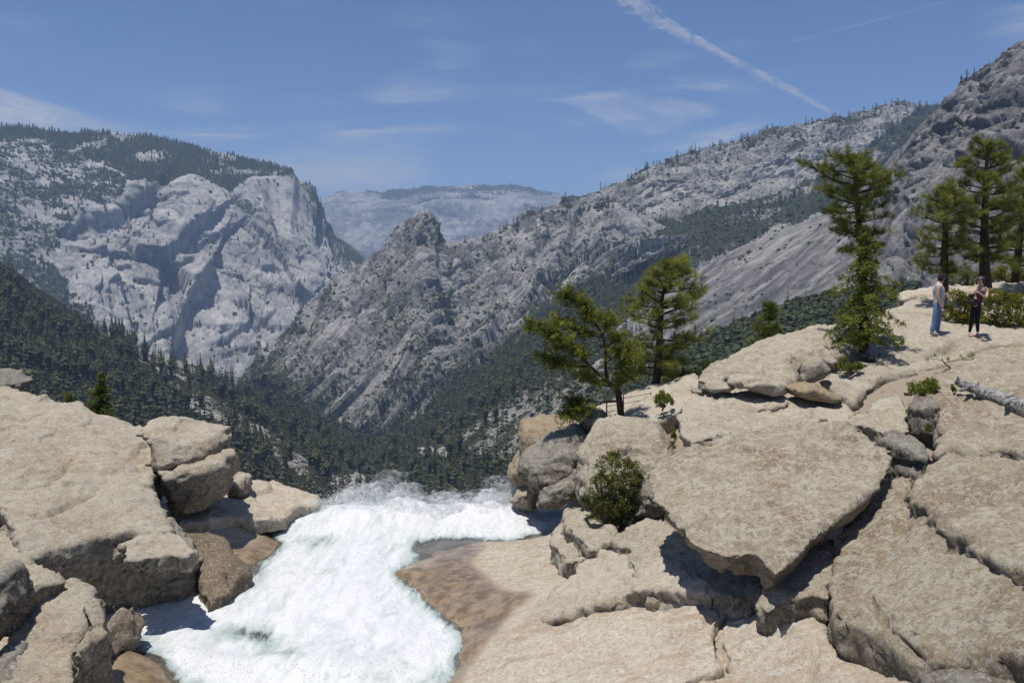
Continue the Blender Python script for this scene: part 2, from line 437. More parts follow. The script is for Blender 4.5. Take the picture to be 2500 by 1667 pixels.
tone = np.clip(fbm(np.stack([ra / 90, rb / 60, ra * 0 + 8], -1), 4) * 1.0, -0.55, 0.55) + 0.35 * np.exp(-(((mr.u - 1405) / 40) ** 2 + ((mr.v - 590) / 60) ** 2))
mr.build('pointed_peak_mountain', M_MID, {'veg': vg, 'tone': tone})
topm = (mr.b < 24) & (mr.u > 1085)
trees.append((mr.scatter(75, topm * np.clip((mr.u - 1050) / 200, 0.2, 1), rsF), 11, 21, 1))
trees.append((mr.scatter(200, (nz > 0.0) * (0.15 + low + 0.15 * peak), rsF), 7, 14, 1))
shrubs.append((mr.scatter(2800, (np.where(nz > -0.02, 1.0, 0.08) + 1.0 * (lg_ > 0.3)) * (0.3 + low + 0.2 * peak + lft), rsF), 2.5, 6.5))

# upper right slope
ridge = [(1270, 540, 1650), (1327, 507, 1650), (1395, 490, 1680), (1470, 470, 1700), (1518, 452, 1720), (1582, 420, 1750), (1633, 396, 1770), (1708, 376, 1790), (1776, 356, 1810), (1810, 340, 1820), (1878, 319, 1840), (1946, 306, 1860), (2014, 300, 1880), (2107, 280, 1900), (2178, 261, 1920), (2255, 262, 1940), (2360, 270, 1950)]
l1 = [(1270, 556, 1600), (1470, 500, 1620), (1600, 440, 1650), (1750, 418, 1690), (1900, 385, 1720), (2100, 355, 1750), (2360, 345, 1780)]
l2 = [(1270, 580, 1570), (1470, 535, 1570), (1600, 510, 1590), (1750, 495, 1610), (1900, 455, 1640), (2100, 430, 1660), (2360, 430, 1690)]
l3 = [(1270, 640, 1500), (1470, 600, 1470), (1600, 600, 1420), (1750, 570, 1400), (1900, 550, 1400), (2100, 505, 1400), (2360, 490, 1400)]
l4 = [(1270, 900, 1300), (1470, 850, 1250), (1600, 810, 1150), (1750, 720, 1150), (1900, 650, 1150), (2100, 580, 1150), (2360, 560, 1150)]
ur = Patch([ridge, l1, l2, l3, l4], 350, [42, 60, 40, 44], back=(0, 400, -120))
r0 = ur.front
rowt = np.arange(ur.g.shape[0])[:, None] + 0 * ur.a
cliff = np.exp(-((rowt - (r0 + 42 + 32)) / 26.0) ** 2)
q = np.stack([ur.a / 160, ur.b / 90, ur.a * 0], -1)
w1 = fbm(q, 3, seed=2)
f1, e1 = facets(ur.a / 90 + w1, ur.b / 32 - w1, 10); f2, e2 = facets(ur.a / 30 + w1, ur.b / 13 + w1, 11); f3, e3 = facets(ur.a / 11 + w1, ur.b / 5 + w1, 15)
ur.displace(fbm(q, 4, 0.5, True) * 12 * (1 - 0.5 * cliff) + f1 * 9 + f2 * 5 + f3 * 2.2 - 5 * np.exp(-(e1 / 0.05) ** 2) - 2.5 * np.exp(-(e2 / 0.08) ** 2), 8)
nz = fbm(np.stack([ur.a / 100, ur.b / 50, ur.a * 0 + 2], -1), 5, 0.6)
BAND = [(1330, 480), (1400, 530), (1500, 545), (1640, 545), (1720, 520), (1850, 500), (2000, 440), (2100, 370), (2250, 270), (2400, 260), (2400, 500), (2150, 505), (2000, 540), (1900, 560), (1800, 610), (1640, 690), (1500, 800), (1300, 860), (1280, 800), (1330, 740), (1420, 690), (1560, 630), (1520, 580), (1420, 520)]
inB = inpoly(ur.u, ur.v, BAND)
topz = np.clip(1 - (rowt - r0) / 40.0, 0, 1)
lg_ = ledge(ur); vg = 0.24 + 0.85 * nz + 0.45 * inB + 0.28 * topz - 0.30 * cliff + 0.4 * np.clip(lg_, 0, 1)
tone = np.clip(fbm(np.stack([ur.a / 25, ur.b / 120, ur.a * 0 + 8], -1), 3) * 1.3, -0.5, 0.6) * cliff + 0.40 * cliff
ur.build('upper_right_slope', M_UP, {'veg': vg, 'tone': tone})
trees.append((ur.scatter(1600, (inB * 1.3 * (nz > -0.4) * np.clip((ur.u - 1400) / 300, 0.2, 1) + (rowt < r0 + 5) * (ur.u > 1300) * (rowt >= r0) * 0.9 + topz * 0.75 * (nz > -0.05) * (ur.u > 1480)), rsF), 9, 19, 1))
shrubs.append((ur.scatter(2800, (inB * 1.0 * (nz > -0.4) + 0.25 * topz + 0.08 + 0.3 * (lg_ > 0.3)), rsF), 3, 7))

# granite dome and wall on the right
top = [(1440, 850, 860), (1480, 818, 850), (1560, 758, 840), (1640, 698, 830), (1720, 652, 820), (1800, 608, 800), (1900, 565, 780), (2000, 532, 760), (2090, 484, 740), (2166, 422, 720), (2217, 366, 710), (2255, 325, 700), (2280, 294, 695), (2306, 256, 690), (2339, 215, 680), (2365, 197, 675), (2406, 177, 670), (2429, 146, 660), (2459, 121, 655), (2485, 103, 650), (2560, 72, 640), (2800, 0, 600)]
midl = [(1440, 870, 800), (1640, 770, 760), (1800, 700, 720), (1950, 640, 680), (2100, 560, 640), (2250, 460, 600), (2400, 380, 570), (2560, 330, 550), (2800, 300, 520)]
bot = [(1440, 900, 720), (1640, 880, 640), (1800, 860, 580), (1950, 840, 540), (2200, 810, 480), (2500, 800, 430), (2800, 800, 400)]
dw = Patch([top, midl, bot], 350, [100, 75], back=(60, 330, -60))
q = np.stack([dw.a / 120, dw.b / 120, dw.a * 0], -1)
w1 = fbm(q * 1.2, 3, seed=4)
steep = np.clip((dw.u - 2080) / 160, 0, 1)
ct, st = math.cos(math.radians(-55)), math.sin(math.radians(-55))
ra, rb = dw.a * ct - dw.b * st, dw.a * st + dw.b * ct
f1, e1 = facets(ra / 60 + w1, rb / 26 - w1, 12); f2, e2 = facets(ra / 20 + w1, rb / 9 + w1, 13); f3, e3 = facets(dw.a / 60 + w1, dw.b / 16 - w1, 14)
edge = np.clip((np.arange(dw.g.shape[0]) - dw.front) / 14.0, 0, 1)[:, None]
d = fbm(q, 4, 0.5, True) * 4.5 * (1 + steep) + (f1 * 8 + f2 * 3.2 - 2.0 * np.exp(-(e1 / 0.06) ** 2)) * (0.08 + steep) + f3 * 1.8 - 2.2 * np.exp(-(e3 / 0.04) ** 2) + facets(ra / 7 + w1, rb / 4, 16)[0] * 1.4 * (0.2 + steep)
dw.displace(d * (0.3 + 0.7 * edge), 8)
nz = fbm(np.stack([dw.a / 50, dw.b / 30, dw.a * 0 + 2], -1), 5, 0.6)
tone = np.clip(fbm(np.stack([ra / 14, rb / 120, ra * 0 + 8], -1), 3) * 1.3, -0.45, 0.5) * (1.1 - 0.6 * steep) + 0.05
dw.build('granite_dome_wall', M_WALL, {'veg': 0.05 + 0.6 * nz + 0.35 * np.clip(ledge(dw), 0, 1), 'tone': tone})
trees.append((dw.scatter(34, (dw.b < 10) * (dw.u > 2150) + 0.02 * (nz > 0.1), rsF), 5, 11, 1))
shrubs.append((dw.scatter(380, (nz > 0.1) + 0.04, rsF), 1.5, 4.0))

# wooded slope below the dome
sl = Patch([[(1480, 960, 480), (1560, 905, 460), (1650, 855, 440), (1750, 805, 430), (1850, 765, 420), (1950, 728, 410), (2050, 705, 400), (2250, 690, 390)],
            [(1480, 1080, 330), (1560, 1040, 320), (1800, 940, 300), (2000, 860, 290), (2250, 800, 280)]], 120, [70])
sl.displace(fbm(np.stack([sl.a / 60, sl.b / 60, sl.a * 0], -1), 4) * 5)
sl.build('chaparral_hillside', M_SLOPE, {'veg': sl.a * 0 + 0.85 + 0.5 * fbm(np.stack([sl.a / 30, sl.b / 30, sl.a * 0], -1), 3), 'tone': sl.a * 0})
shrubs.append((sl.scatter(2000, sl.a * 0 + 1.0, rsF), 2.0, 4.5))
trees.append((sl.scatter(50, sl.a * 0 + 1.0, rsF), 5, 11, 1))

# left wooded slope
ls = Patch([[(-900, 430, 760), (-140, 545, 800), (0, 650, 800), (60, 715, 800), (130, 765, 810), (200, 790, 820), (330, 850, 850), (420, 872, 870), (500, 905, 880), (580, 945, 900), (650, 985, 920), (720, 1012, 960), (800, 1040, 990)],
            [(-900, 760, 560), (-140, 800, 620), (0, 830, 620), (200, 890, 640), (400, 960, 660), (600, 1050, 690), (800, 1110, 720)],
            [(-900, 1040, 330), (-140, 1060, 400), (0, 1070, 400), (200, 1110, 410), (400, 1160, 420), (600, 1230, 430), (800, 1280, 430)]], 320, [70, 80], back=(0, 200, -90))
q = np.stack([ls.a / 90, ls.b / 90, ls.a * 0], -1)
ls.displace(fbm(q, 5, 0.55) * 9 + facets(ls.a / 30, ls.b / 16, 20)[0] * 2.5)
nz = fbm(np.stack([ls.a / 70, ls.b / 30, ls.a * 0 + 2], -1), 5, 0.6)
SLAB_L = [(330, 850), (420, 860), (480, 900), (470, 930), (560, 990), (700, 1080), (760, 1130), (780, 1190), (700, 1150), (560, 1060), (460, 1000), (400, 960), (340, 900)]
inS = inpoly(ls.u, ls.v, SLAB_L)
vg = 0.92 + 0.9 * nz - 0.38 * inS
ls.build('left_wooded_slope', M_SLOPE, {'veg': vg, 'tone': 0.25 * inS})
trees.append((ls.scatter(1700, np.where(ls.u < -200, 0.25, 1.0) * np.where(inS, 0.2, 1.0) * np.clip(1.25 - (ls.u - 300) / 500, 0.25, 1) * (nz > -0.45), rsF), 12, 28, 0))
shrubs.append((ls.scatter(2000, np.where(inS, 0.25, 1.0), rsF), 2.5, 6))

# valley floor and the lower right slope
vf = Patch([[(520, 975, 1150), (631, 935, 1180), (743, 1000, 1110), (906, 1066, 1050), (1034, 1015, 1050), (1110, 915, 1090), (1212, 865, 1120), (1284, 815, 1150), (1325, 755, 1190), (1396, 712, 1230), (1467, 690, 1270), (1560, 700, 1250), (1700, 760, 1150)],
            [(520, 1080, 820), (743, 1110, 820), (900, 1140, 800), (1034, 1110, 780), (1150, 1040, 760), (1284, 960, 740), (1400, 900, 720), (1560, 860, 700), (1700, 850, 680)],
            [(520, 1290, 450), (743, 1310, 440), (900, 1330, 430), (1100, 1330, 420), (1300, 1280, 400), (1500, 1160, 380), (1700, 1050, 370)]], 240, [80, 80])
q = np.stack([vf.a / 120, vf.b / 120, vf.a * 0], -1)
vf.displace(fbm(q, 5, 0.5) * 8 + facets(vf.a / 34, vf.b / 22, 21)[0] * 2.0)
nz = fbm(np.stack([vf.a / 70, vf.b / 40, vf.a * 0 + 4], -1), 5, 0.6)
SLAB_R = [(1090, 1080), (1200, 1010), (1320, 930), (1480, 870), (1600, 850), (1700, 900), (1500, 1060), (1300, 1110), (1180, 1110)]
SLAB_C = [(1010, 1090), (1100, 1090), (1090, 1115), (1010, 1110)]
SLAB_D = [(790, 1150), (880, 1160), (950, 1200), (900, 1250), (800, 1220)]
inS = inpoly(vf.u, vf.v, SLAB_R); inC = inpoly(vf.u, vf.v, SLAB_C) | inpoly(vf.u, vf.v, SLAB_D)
vg = 0.9 + 0.8 * nz - 0.40 * inS - 0.6 * inC
vf.build('valley_floor', M_SLOPE, {'veg': vg, 'tone': 0.3 * inC + 0.1 * inS})
trees.append((vf.scatter(2700, np.where(inS, 0.28, 1.0) * np.where(inC, 0.25, 1.0) * (nz > -0.5), rsF), 9, 26, 0))
shrubs.append((vf.scatter(2000, np.where(inS, 0.9, 0.6), rsF), 2.5, 6.5))
# ------------------------------------------------------------------ forest
def leaf_mat(name, dark, light, scale=0.4, trans=0.0, rough=0.7):
    m, t = new_mat(name)
    rnd = t.node('ShaderNodeObjectInfo').outputs['Random']
    n = t.noise(t.pos(), scale, 3, 0.6)
    f = t.math('ADD', t.ramp(n, 0.3, 0.7), t.math('MULTIPLY', t.math('SUBTRACT', rnd, 0.5), 0.5), clamp=True)
    c = t.mix(f, dark, light)
    b = finish(t, c, rough, None, spec=0.2)
    if trans:
        tr = t.node('ShaderNodeBsdfTranslucent'); t.set(tr, 'Color', c)
        mx = t.node('ShaderNodeMixShader', ins={0: trans})
        t.l.new(b.outputs[0], mx.inputs[1]); t.l.new(tr.outputs[0], mx.inputs[2])
        t.l.new(mx.outputs[0], [n_ for n_ in t.n if n_.type == 'OUTPUT_MATERIAL'][0].inputs[0])
    return m
def wood_mat(name, dark, light, sc=(14, 14, 2.5), bump=0.6):
    m, t = new_mat(name)
    p = t.node('ShaderNodeTexCoord').outputs['Object']
    n = t.noise(t.scale(p, sc), 1.0, 5, 0.65, 0.6)
    c = t.mix(t.ramp(n, 0.35, 0.65), dark, light)
    finish(t, c, 0.9, t.bump(n, bump, 0.03), spec=0.15)
    return m
M_CONIFER = leaf_mat('conifer_needles', (0.024, 0.031, 0.013), (0.095, 0.104, 0.036), 0.09)
M_SHRUB = leaf_mat('chaparral_leaves', (0.030, 0.042, 0.018), (0.080, 0.098, 0.040), 0.05)

def conifer(rs, tiers, per, droop=0.35, width=0.20, tris=1):
    """unit-height conifer as (verts, tris)"""
    V, T = [], []
    for k in range(3):                                   # trunk
        a0, a1 = 2.1 * k, 2.1 * (k + 1)
        b = len(V); V += [(0.012 * math.cos(a0), 0.012 * math.sin(a0), 0), (0.012 * math.cos(a1), 0.012 * math.sin(a1), 0), (0, 0, 0.95)]; T.append((b, b + 1, b + 2))
    lean = rs.uniform(0.8, 1.2)
    for i in range(tiers):
        f = i / (tiers - 1.0); z = 0.12 + 0.86 * f ** 0.9
        r = width * lean * (1 - f) ** 0.8 * (0.75 + 0.35 * math.sin(f * 9 + tiers)) + 0.012
        if f < 0.12: r *= 0.75
        for j in range(per):
            a = 6.283 * (j + rs.rand() * 0.8) / per + i * 1.3
            rr = r * rs.uniform(0.6, 1.25); w = rr * rs.uniform(0.38, 0.6) + 0.008
            tip = (rr * math.cos(a), rr * math.sin(a), z - droop * rr + rs.uniform(-.01, .01))
            px, py = -math.sin(a) * w, math.cos(a) * w
            m = 0.45
            b = len(V)
            V += [(0, 0, z + 0.055), (tip[0] * m + px, tip[1] * m + py, z - droop * rr * m - 0.012), tip, (tip[0] * m - px, tip[1] * m - py, z - droop * rr * m - 0.012)]
            T += [(b, b + 1, b + 2), (b, b + 2, b + 3)]
    V += [(0.012, 0, 0.93), (-0.012, 0.008, 0.93), (0, -0.006, 1.03)]; n = len(V); T.append((n - 3, n - 2, n - 1))
    return np.array(V, np.float32), np.array(T, np.int32)
def merge(protos, pick, pos, scale, ang, sxy=None):
    VV, TT = [], []; off = 0
    for k, (V, T) in enumerate(protos):
        s = np.where(pick == k)[0]
        if len(s) == 0: continue
        c, sn = np.cos(ang[s])[:, None], np.sin(ang[s])[:, None]
        w = scale[s][:, None] * (1 if sxy is None else sxy[s][:, None])
        x = (V[None, :, 0] * c - V[None, :, 1] * sn) * w + pos[s, 0:1]
        y = (V[None, :, 0] * sn + V[None, :, 1] * c) * w + pos[s, 1:2]
        z = V[None, :, 2] * scale[s][:, None] + pos[s, 2:3]
        VV.append(np.stack([x, y, z], -1).reshape(-1, 3))
        TT.append((T[None] + (np.arange(len(s)) * len(V))[:, None, None] + off).reshape(-1, 3)); off += len(s) * len(V)
    return np.concatenate(VV), np.concatenate(TT)
rsT = np.random.RandomState(5)
def far_tree(rs):
    V, T = [], []
    for z0, z1, r in ((0.08, 0.62, 0.2), (0.42, 1.0, 0.13)):
        b = len(V); n = 5
        for k in range(n):
            a = 6.283 * (k + rs.rand() * 0.5) / n; q = r * rs.uniform(0.7, 1.3); V.append((q * math.cos(a), q * math.sin(a), z0 + rs.uniform(-.05, .05)))
        V.append((rs.normal(0, .01), rs.normal(0, .01), z1)); T += [(b + k, b + (k + 1) % n, b + n) for k in range(n)]
    return np.array(V, np.float32), np.array(T, np.int32)
near_protos = [conifer(rsT, 22, 9, 0.4, rsT.uniform(0.17, 0.25)) for k in range(6)]
mid_protos = [conifer(rsT, 8, 4, 0.35, rsT.uniform(0.18, 0.26)) for k in range(6)]
far_protos = [far_tree(rsT) for k in range(6)]
P_, H_, K_ = [], [], []
for pts, lo, hi, kind in trees:
    n = len(pts)
    P_.append(pts); H_.append(lo + (hi - lo) * rsT.rand(n) ** 1.7); K_.append(np.full(n, kind))
P_, H_, K_ = np.concatenate(P_), np.concatenate(H_), np.concatenate(K_)
P_[:, 2] -= 0.3
uu, vv = proj(P_)
VIS = inpoly(uu, vv, [(0, 600), (200, 750), (420, 850), (640, 940), (700, 960), (900, 990), (1100, 900), (1330, 740), (1420, 690), (1330, 880), (1250, 1010), (1150, 1080), (1160, 1190), (1000, 1215), (790, 1190), (600, 1120), (540, 1020), (350, 1000), (250, 960), (60, 900), (0, 880)])
app = H_ / P_[:, 1] * VIS * (K_ == 0)
big = np.argsort(-app)[:300]
isbig = np.zeros(len(P_), bool); isbig[big] = True
near_me = []
for k, (V, T) in enumerate(near_protos):
    me = mesh_np('conifer_%s' % 'abcdef'[k], V, T, False); me.materials.append(M_CONIFER); near_me.append(me)
for j, i in enumerate(big):
    o = link('conifer', near_me[j % 6], None, None, P_[i])
    h = float(H_[i]); w = h * rsT.uniform(0.85, 1.15); o.scale = (w, w, h); o.rotation_euler.z = rsT.uniform(0, 6.28)
    x_, y_ = uu[i], vv[i]
    if x_ < 640:
        if y_ < 640 + 0.47 * x_ + 45: w_ = 'along the crest of the left wooded slope, against the cliff'
        elif x_ < 130: w_ = 'at the left edge, on the slope above the grey block'
        elif y_ > 930 + 0.25 * x_: w_ = 'low on the left slope, just above the pale bank slab'
        else: w_ = 'in the middle of the left wooded slope'
    elif y_ > 1150: w_ = 'directly above the white spray of the brink'
    elif x_ > 1120: w_ = 'beside the pale sloping slabs right of the valley'
    elif y_ < 1060: w_ = 'at the foot of the pointed peak'
    else: w_ = 'in the middle of the valley forest'
    tag(o, 'dark conifer ' + w_, 'tree', 'conifers ' + w_)
rest = ~isbig
snag = rest & (K_ == 0) & (rsT.rand(len(P_)) < 0.05)
for kind, protos, nm, lab in ((0, mid_protos, 'valley_forest', 'dark conifer forest filling the valley below the falls'), (1, mid_protos, 'ridge_forest', 'scattered conifers along the ridges and ledges of the right slopes'), (2, far_protos, 'far_forest', 'distant hazy conifer forest on the left mountain and far ridge')):
    s = np.where(rest & (K_ == kind) & ~snag)[0]
    V, T = merge(protos, rsT.randint(0, len(protos), len(s)), P_[s], H_[s], rsT.rand(len(s)) * 6.28, rsT.uniform(0.8, 1.2, len(s)) * (1.4 if kind == 1 else 1.0))
    tag(link(nm, mesh_np(nm, V, T, False), M_CONIFER), lab, 'forest', kind='stuff')
M_SNAG = leaf_mat('dead_needles', (0.055, 0.040, 0.030), (0.15, 0.115, 0.09), 0.09)
s = np.where(snag)[0]
V, T = merge([conifer(rsT, 7, 3, 0.3, 0.13) for k in range(3)], rsT.randint(0, 3, len(s)), P_[s], H_[s] * 1.05, rsT.rand(len(s)) * 6.28)
tag(link('dead_trees', mesh_np('dead_trees', V, T, False), M_SNAG), 'grey-brown dead trees scattered through the valley forest', 'dead trees', kind='stuff')
def shrub_proto(rs, n):
    V, T = [], []
    for k in range(n):
        d = rs.normal(size=3); d /= np.linalg.norm(d); d[2] = abs(d[2])
        c = d * rs.uniform(0.3, 0.5) * np.array([1, 1, 0.8]); c[2] += 0.02
        a = rs.normal(size=3); a -= d * a.dot(d) * 0.7; a /= np.linalg.norm(a); b = np.cross(d, a)
        s = rs.uniform(0.22, 0.38); i = len(V)
        V += [c + a * s, c + b * s - a * s * 0.4, c - b * s - a * s * 0.4]; T.append((i, i + 1, i + 2))
    return np.array(V, np.float32), np.array(T, np.int32)
sp = [shrub_proto(rsT, 15) for k in range(5)]
sP = np.concatenate([p for p, a, b in shrubs]); sH = np.concatenate([a + (b - a) * rsT.rand(len(p)) for p, a, b in shrubs])
V, T = merge(sp, rsT.randint(0, 5, len(sP)), sP, sH, rsT.rand(len(sP)) * 6.28, rsT.uniform(1.0, 1.5, len(sP)))
tag(link('chaparral', mesh_np('chaparral', V, T, False), M_SHRUB), 'low dark shrubs covering the slopes and ledges', 'shrubs', kind='stuff')

# ------------------------------------------------------------------ haze
hb = bmesh.new(); bmesh.ops.create_cube(hb, size=1.0)
for v in hb.verts:
    v.co = Vector((v.co.x * 14000, v.co.y * 11000 + 4500, -330 + (v.co.z + 0.5) * 1130))
me = bpy.data.meshes.new('haze'); hb.to_mesh(me); hb.free()
m = bpy.data.materials.new('haze_air'); m.use_nodes = True; t = NT(m.node_tree)
vol = t.node('ShaderNodeVolumePrincipled', ins={'Color': (0.50, 0.68, 1.0), 'Density': 1.2e-4, 'Anisotropy': 0.0})
t.l.new(vol.outputs[0], t.node('ShaderNodeOutputMaterial').inputs['Volume'])
tag(link('haze', me, m), 'pale blue haze filling the valley air', 'haze', kind='stuff')
# ------------------------------------------------------------------ foreground granite
def granite(name, base=(0.54, 0.46, 0.345), pale=(0.68, 0.62, 0.515), brown=(0.37, 0.285, 0.19), dark=(0.075, 0.07, 0.066),
            pale_amt=0.7, brown_amt=0.7, dark_amt=0.7, grain=1.0, wet=False, smooth=0.0):
    m, t = new_mat(name)
    p = t.pos()
    geo = t.node('ShaderNodeNewGeometry')
    nz = t.node('ShaderNodeSeparateXYZ', ins={0: geo.outputs['Normal']}).outputs[2]
    rnd = t.node('ShaderNodeObjectInfo').outputs['Random']
    big = t.noise(p, 0.5, 8, 0.66, 0.5)
    mid = t.noise(p, 3.2, 8, 0.74)
    crust = t.noise(p, 11.0, 8, 0.80)
    fine = t.noise(p, 34.0, 4, 0.8)
    cell = t.node('ShaderNodeTexVoronoi', feature='F1', ins={'Vector': p, 'Scale': 38.0})
    gv_ = t.node('ShaderNodeSeparateColor', ins={0: cell.outputs['Color']}).outputs[0]
    spots = t.node('ShaderNodeTexVoronoi', feature='F1', ins={'Vector': t.vmath('ADD', p, t.vmath('SCALE', t.noise(p, 20.0, 3, 0.7, out=1), 0.05)), 'Scale': 9.0})
    # weathered brown films, pale crust, fresh grain
    worn = t.math('MULTIPLY', t.ramp(t.math('ADD', t.math('MULTIPLY', big, 0.75), t.math('MULTIPLY', crust, 0.25)), 0.47, 0.54), brown_amt)
    c = t.mix(worn, base, brown)
    pal = t.math('MULTIPLY', t.ramp(t.math('ADD', t.math('MULTIPLY', crust, 0.6), t.math('MULTIPLY', mid, 0.4)), 0.485, 0.545), pale_amt)
    c = t.mix(pal, c, pale)
    c = t.mix(t.math('MULTIPLY', t.ramp(spots.outputs['Distance'], 0.30, 0.16), t.math('MULTIPLY', t.ramp(mid, 0.5, 0.62), 0.7)), c, (0.66, 0.64, 0.58))
    c = t.mix(t.math('MULTIPLY', t.ramp(crust, 0.45, 0.38), 0.5), c, (brown[0] * 0.55, brown[1] * 0.55, brown[2] * 0.55))
    # dark lichen keeps to the steep sides and grows in patches on the tops
    side = t.ramp(nz, 0.52, 0.12)
    dk = t.math('MULTIPLY', t.math('MULTIPLY', side, t.ramp(crust, 0.40, 0.52)), dark_amt)
    dk2 = t.math('MULTIPLY', t.math('MULTIPLY', t.ramp(t.noise(p, 0.9, 7, 0.76, 0.8), 0.56, 0.66), t.ramp(crust, 0.44, 0.54)), dark_amt * 0.55)
    c = t.mix(t.math('MAXIMUM', dk, dk2), c, dark)
    # mineral grains
    c = t.mix(t.math('MULTIPLY', t.ramp(gv_, 0.84, 0.98), 0.42 * grain), c, (0.085, 0.075, 0.068))
    c = t.mix(t.math('MULTIPLY', t.ramp(gv_, 0.30, 0.05), 0.45 * grain), c, (0.66, 0.63, 0.57))
    c = t.mix(t.math('MULTIPLY', t.ramp(fine, 0.44, 0.36), 0.20 * grain), c, (0.14, 0.115, 0.09))
    c = t.mix(0.18, c, t.node('ShaderNodeCombineColor', ins={0: t.math('MULTIPLY_ADD', rnd, 0.32, 0.28), 1: t.math('MULTIPLY_ADD', rnd, 0.29, 0.24), 2: t.math('MULTIPLY_ADD', rnd, 0.27, 0.185)}).outputs[0])
    c = t.mix(1.0, c, (0.89, 0.895, 0.87), 'MULTIPLY')
    h = t.math('ADD', t.math('MULTIPLY', crust, 1.1), t.math('MULTIPLY', fine, 0.4 * grain))
    h = t.math('ADD', h, t.math('MULTIPLY', mid, 1.4))
    if wet:
        st_ = t.noise(t.node('ShaderNodeMapping', ins={'Vector': p, 'Rotation': (0, 0, math.radians(-58)), 'Scale': (0.5, 2.6, 1.0)}).outputs[0], 1.5, 7, 0.7, 0.5)
        c = t.mix(t.math('MULTIPLY', t.ramp(st_, 0.50, 0.66), 0.55), c, (0.30, 0.195, 0.115))
        c = t.mix(t.math('MINIMUM', t.attr('soil'), 1.0), c, t.mix(crust, (0.20, 0.155, 0.11), (0.38, 0.315, 0.235)))
        wetm = t.attr('wet')
        we = t.math('ADD', wetm, t.math('MULTIPLY', t.math('SUBTRACT', mid, 0.5), 0.9))
        wf = t.ramp(we, 0.30, 0.72)
        wb = t.mix(t.ramp(mid, 0.4, 0.62), (0.15, 0.102, 0.056), (0.30, 0.218, 0.130))
        wb = t.mix(t.math('MULTIPLY', t.ramp(wetm, 0.95, 0.55), 0.6), wb, (0.33, 0.265, 0.185))
        c = t.mix(wf, c, wb)
        rough = t.math('MULTIPLY_ADD', wf, -0.80, 0.92)
        finish(t, c, rough, t.bump(h, t.math('MULTIPLY_ADD', wf, -0.45, 0.6), 0.035), spec=0.5)
    else:
        finish(t, c, 0.93, t.bump(h, 0.95 - 0.4 * smooth, 0.055), spec=0.15)
    return m
G_TAN = granite('granite_tan')
G_PALE = granite('granite_pale_slab', base=(0.60, 0.52, 0.405), pale=(0.70, 0.65, 0.56), brown=(0.46, 0.36, 0.25), brown_amt=0.6, dark_amt=0.5, smooth=0.2, grain=0.9)
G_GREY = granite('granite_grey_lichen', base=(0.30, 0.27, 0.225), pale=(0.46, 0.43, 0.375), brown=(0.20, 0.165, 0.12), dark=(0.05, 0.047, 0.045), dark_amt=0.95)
G_CRUST = granite('granite_crusted', base=(0.47, 0.385, 0.27), pale=(0.67, 0.61, 0.495), brown=(0.35, 0.26, 0.165), pale_amt=0.8, brown_amt=1.0, dark_amt=0.7)
G_LEFT = granite('granite_left_bank', base=(0.58, 0.495, 0.375), pale=(0.69, 0.63, 0.53), brown=(0.46, 0.345, 0.225), brown_amt=0.6, dark_amt=0.75)
G_GOLD = granite('granite_fresh_golden', base=(0.45, 0.32, 0.165), pale=(0.48, 0.39, 0.26), brown=(0.36, 0.23, 0.10), dark_amt=0.3)
G_BROWN = granite('granite_wet_brown', base=(0.25, 0.185, 0.12), pale=(0.34, 0.275, 0.20), brown=(0.16, 0.11, 0.068), dark_amt=0.3, pale_amt=0.4)
G_BED = granite('granite_bedrock', base=(0.46, 0.395, 0.30), pale=(0.58, 0.53, 0.455), brown=(0.33, 0.24, 0.155), brown_amt=0.5, dark_amt=0.2, wet=True, smooth=0.4)

rsR = np.random.RandomState(3)
def roughen(co, no, seed, amp=1.0, strata=0.0, cracks=None):
    q = co.astype(np.float32)
    d = fbm(q / 1.5, 3, 0.5, seed=seed) * 0.09 + fbm(q / 0.42, 3, 0.55, seed=seed + 1) * 0.028 - np.abs(fbm(q / 0.30, 3, 0.55, seed=seed + 2)) * 0.030
    wq = q + fbm(q / 0.5, 2, seed=seed + 3)[:, None] * 0.12
    d += facets3(wq / 0.85, seed) * 0.06 + facets3(wq / 0.28, seed + 1) * (0.018 + 0.035 * np.clip(1 - no[:, 2] * 1.4, 0, 1))
    d += fbm(q / 0.13, 3, 0.6, seed=seed + 4) * 0.016
    pl = fbm(q / 1.2, 4, 0.5, seed=seed + 8) * 4.5; fr = pl - np.floor(pl)      # thin plates flaking off the surface
    d += (np.floor(pl) + np.clip(fr * 12 - 5.5, 0, 1)) * 0.034 * np.clip(no[:, 2], 0, 1)
    if strata:
        hgt = q[:, 2] * 3.2 + 0.15 * q[:, 0] + fbm(q / 0.9, 3, 0.5, seed=seed + 6) * 0.9
        s = hgt - np.floor(hgt)
        st = np.minimum(s * 6.0, 1.0) * (1 - s * 0.45) - 0.6
        d += st * strata * np.clip(1 - np.abs(no[:, 2]) * 1.3, 0, 1)
    out = d * amp
    if cracks:
        u, v = proj(co)
        for line, w, dep, *rng in cracks:
            wob = fbm(np.stack([u, v, u * 0], -1) / 30.0, 3) * 9
            dd, sg = linedist(u + wob, v + wob, line)
            if rng: out -= dep * np.exp(-(dd / rng[0]) ** 2) / (1 + np.exp(-sg / w * 2)) * (no[:, 2] > 0.2)
            else: out -= dep * np.exp(-(dd / w) ** 2)
    return co + no * out[:, None]
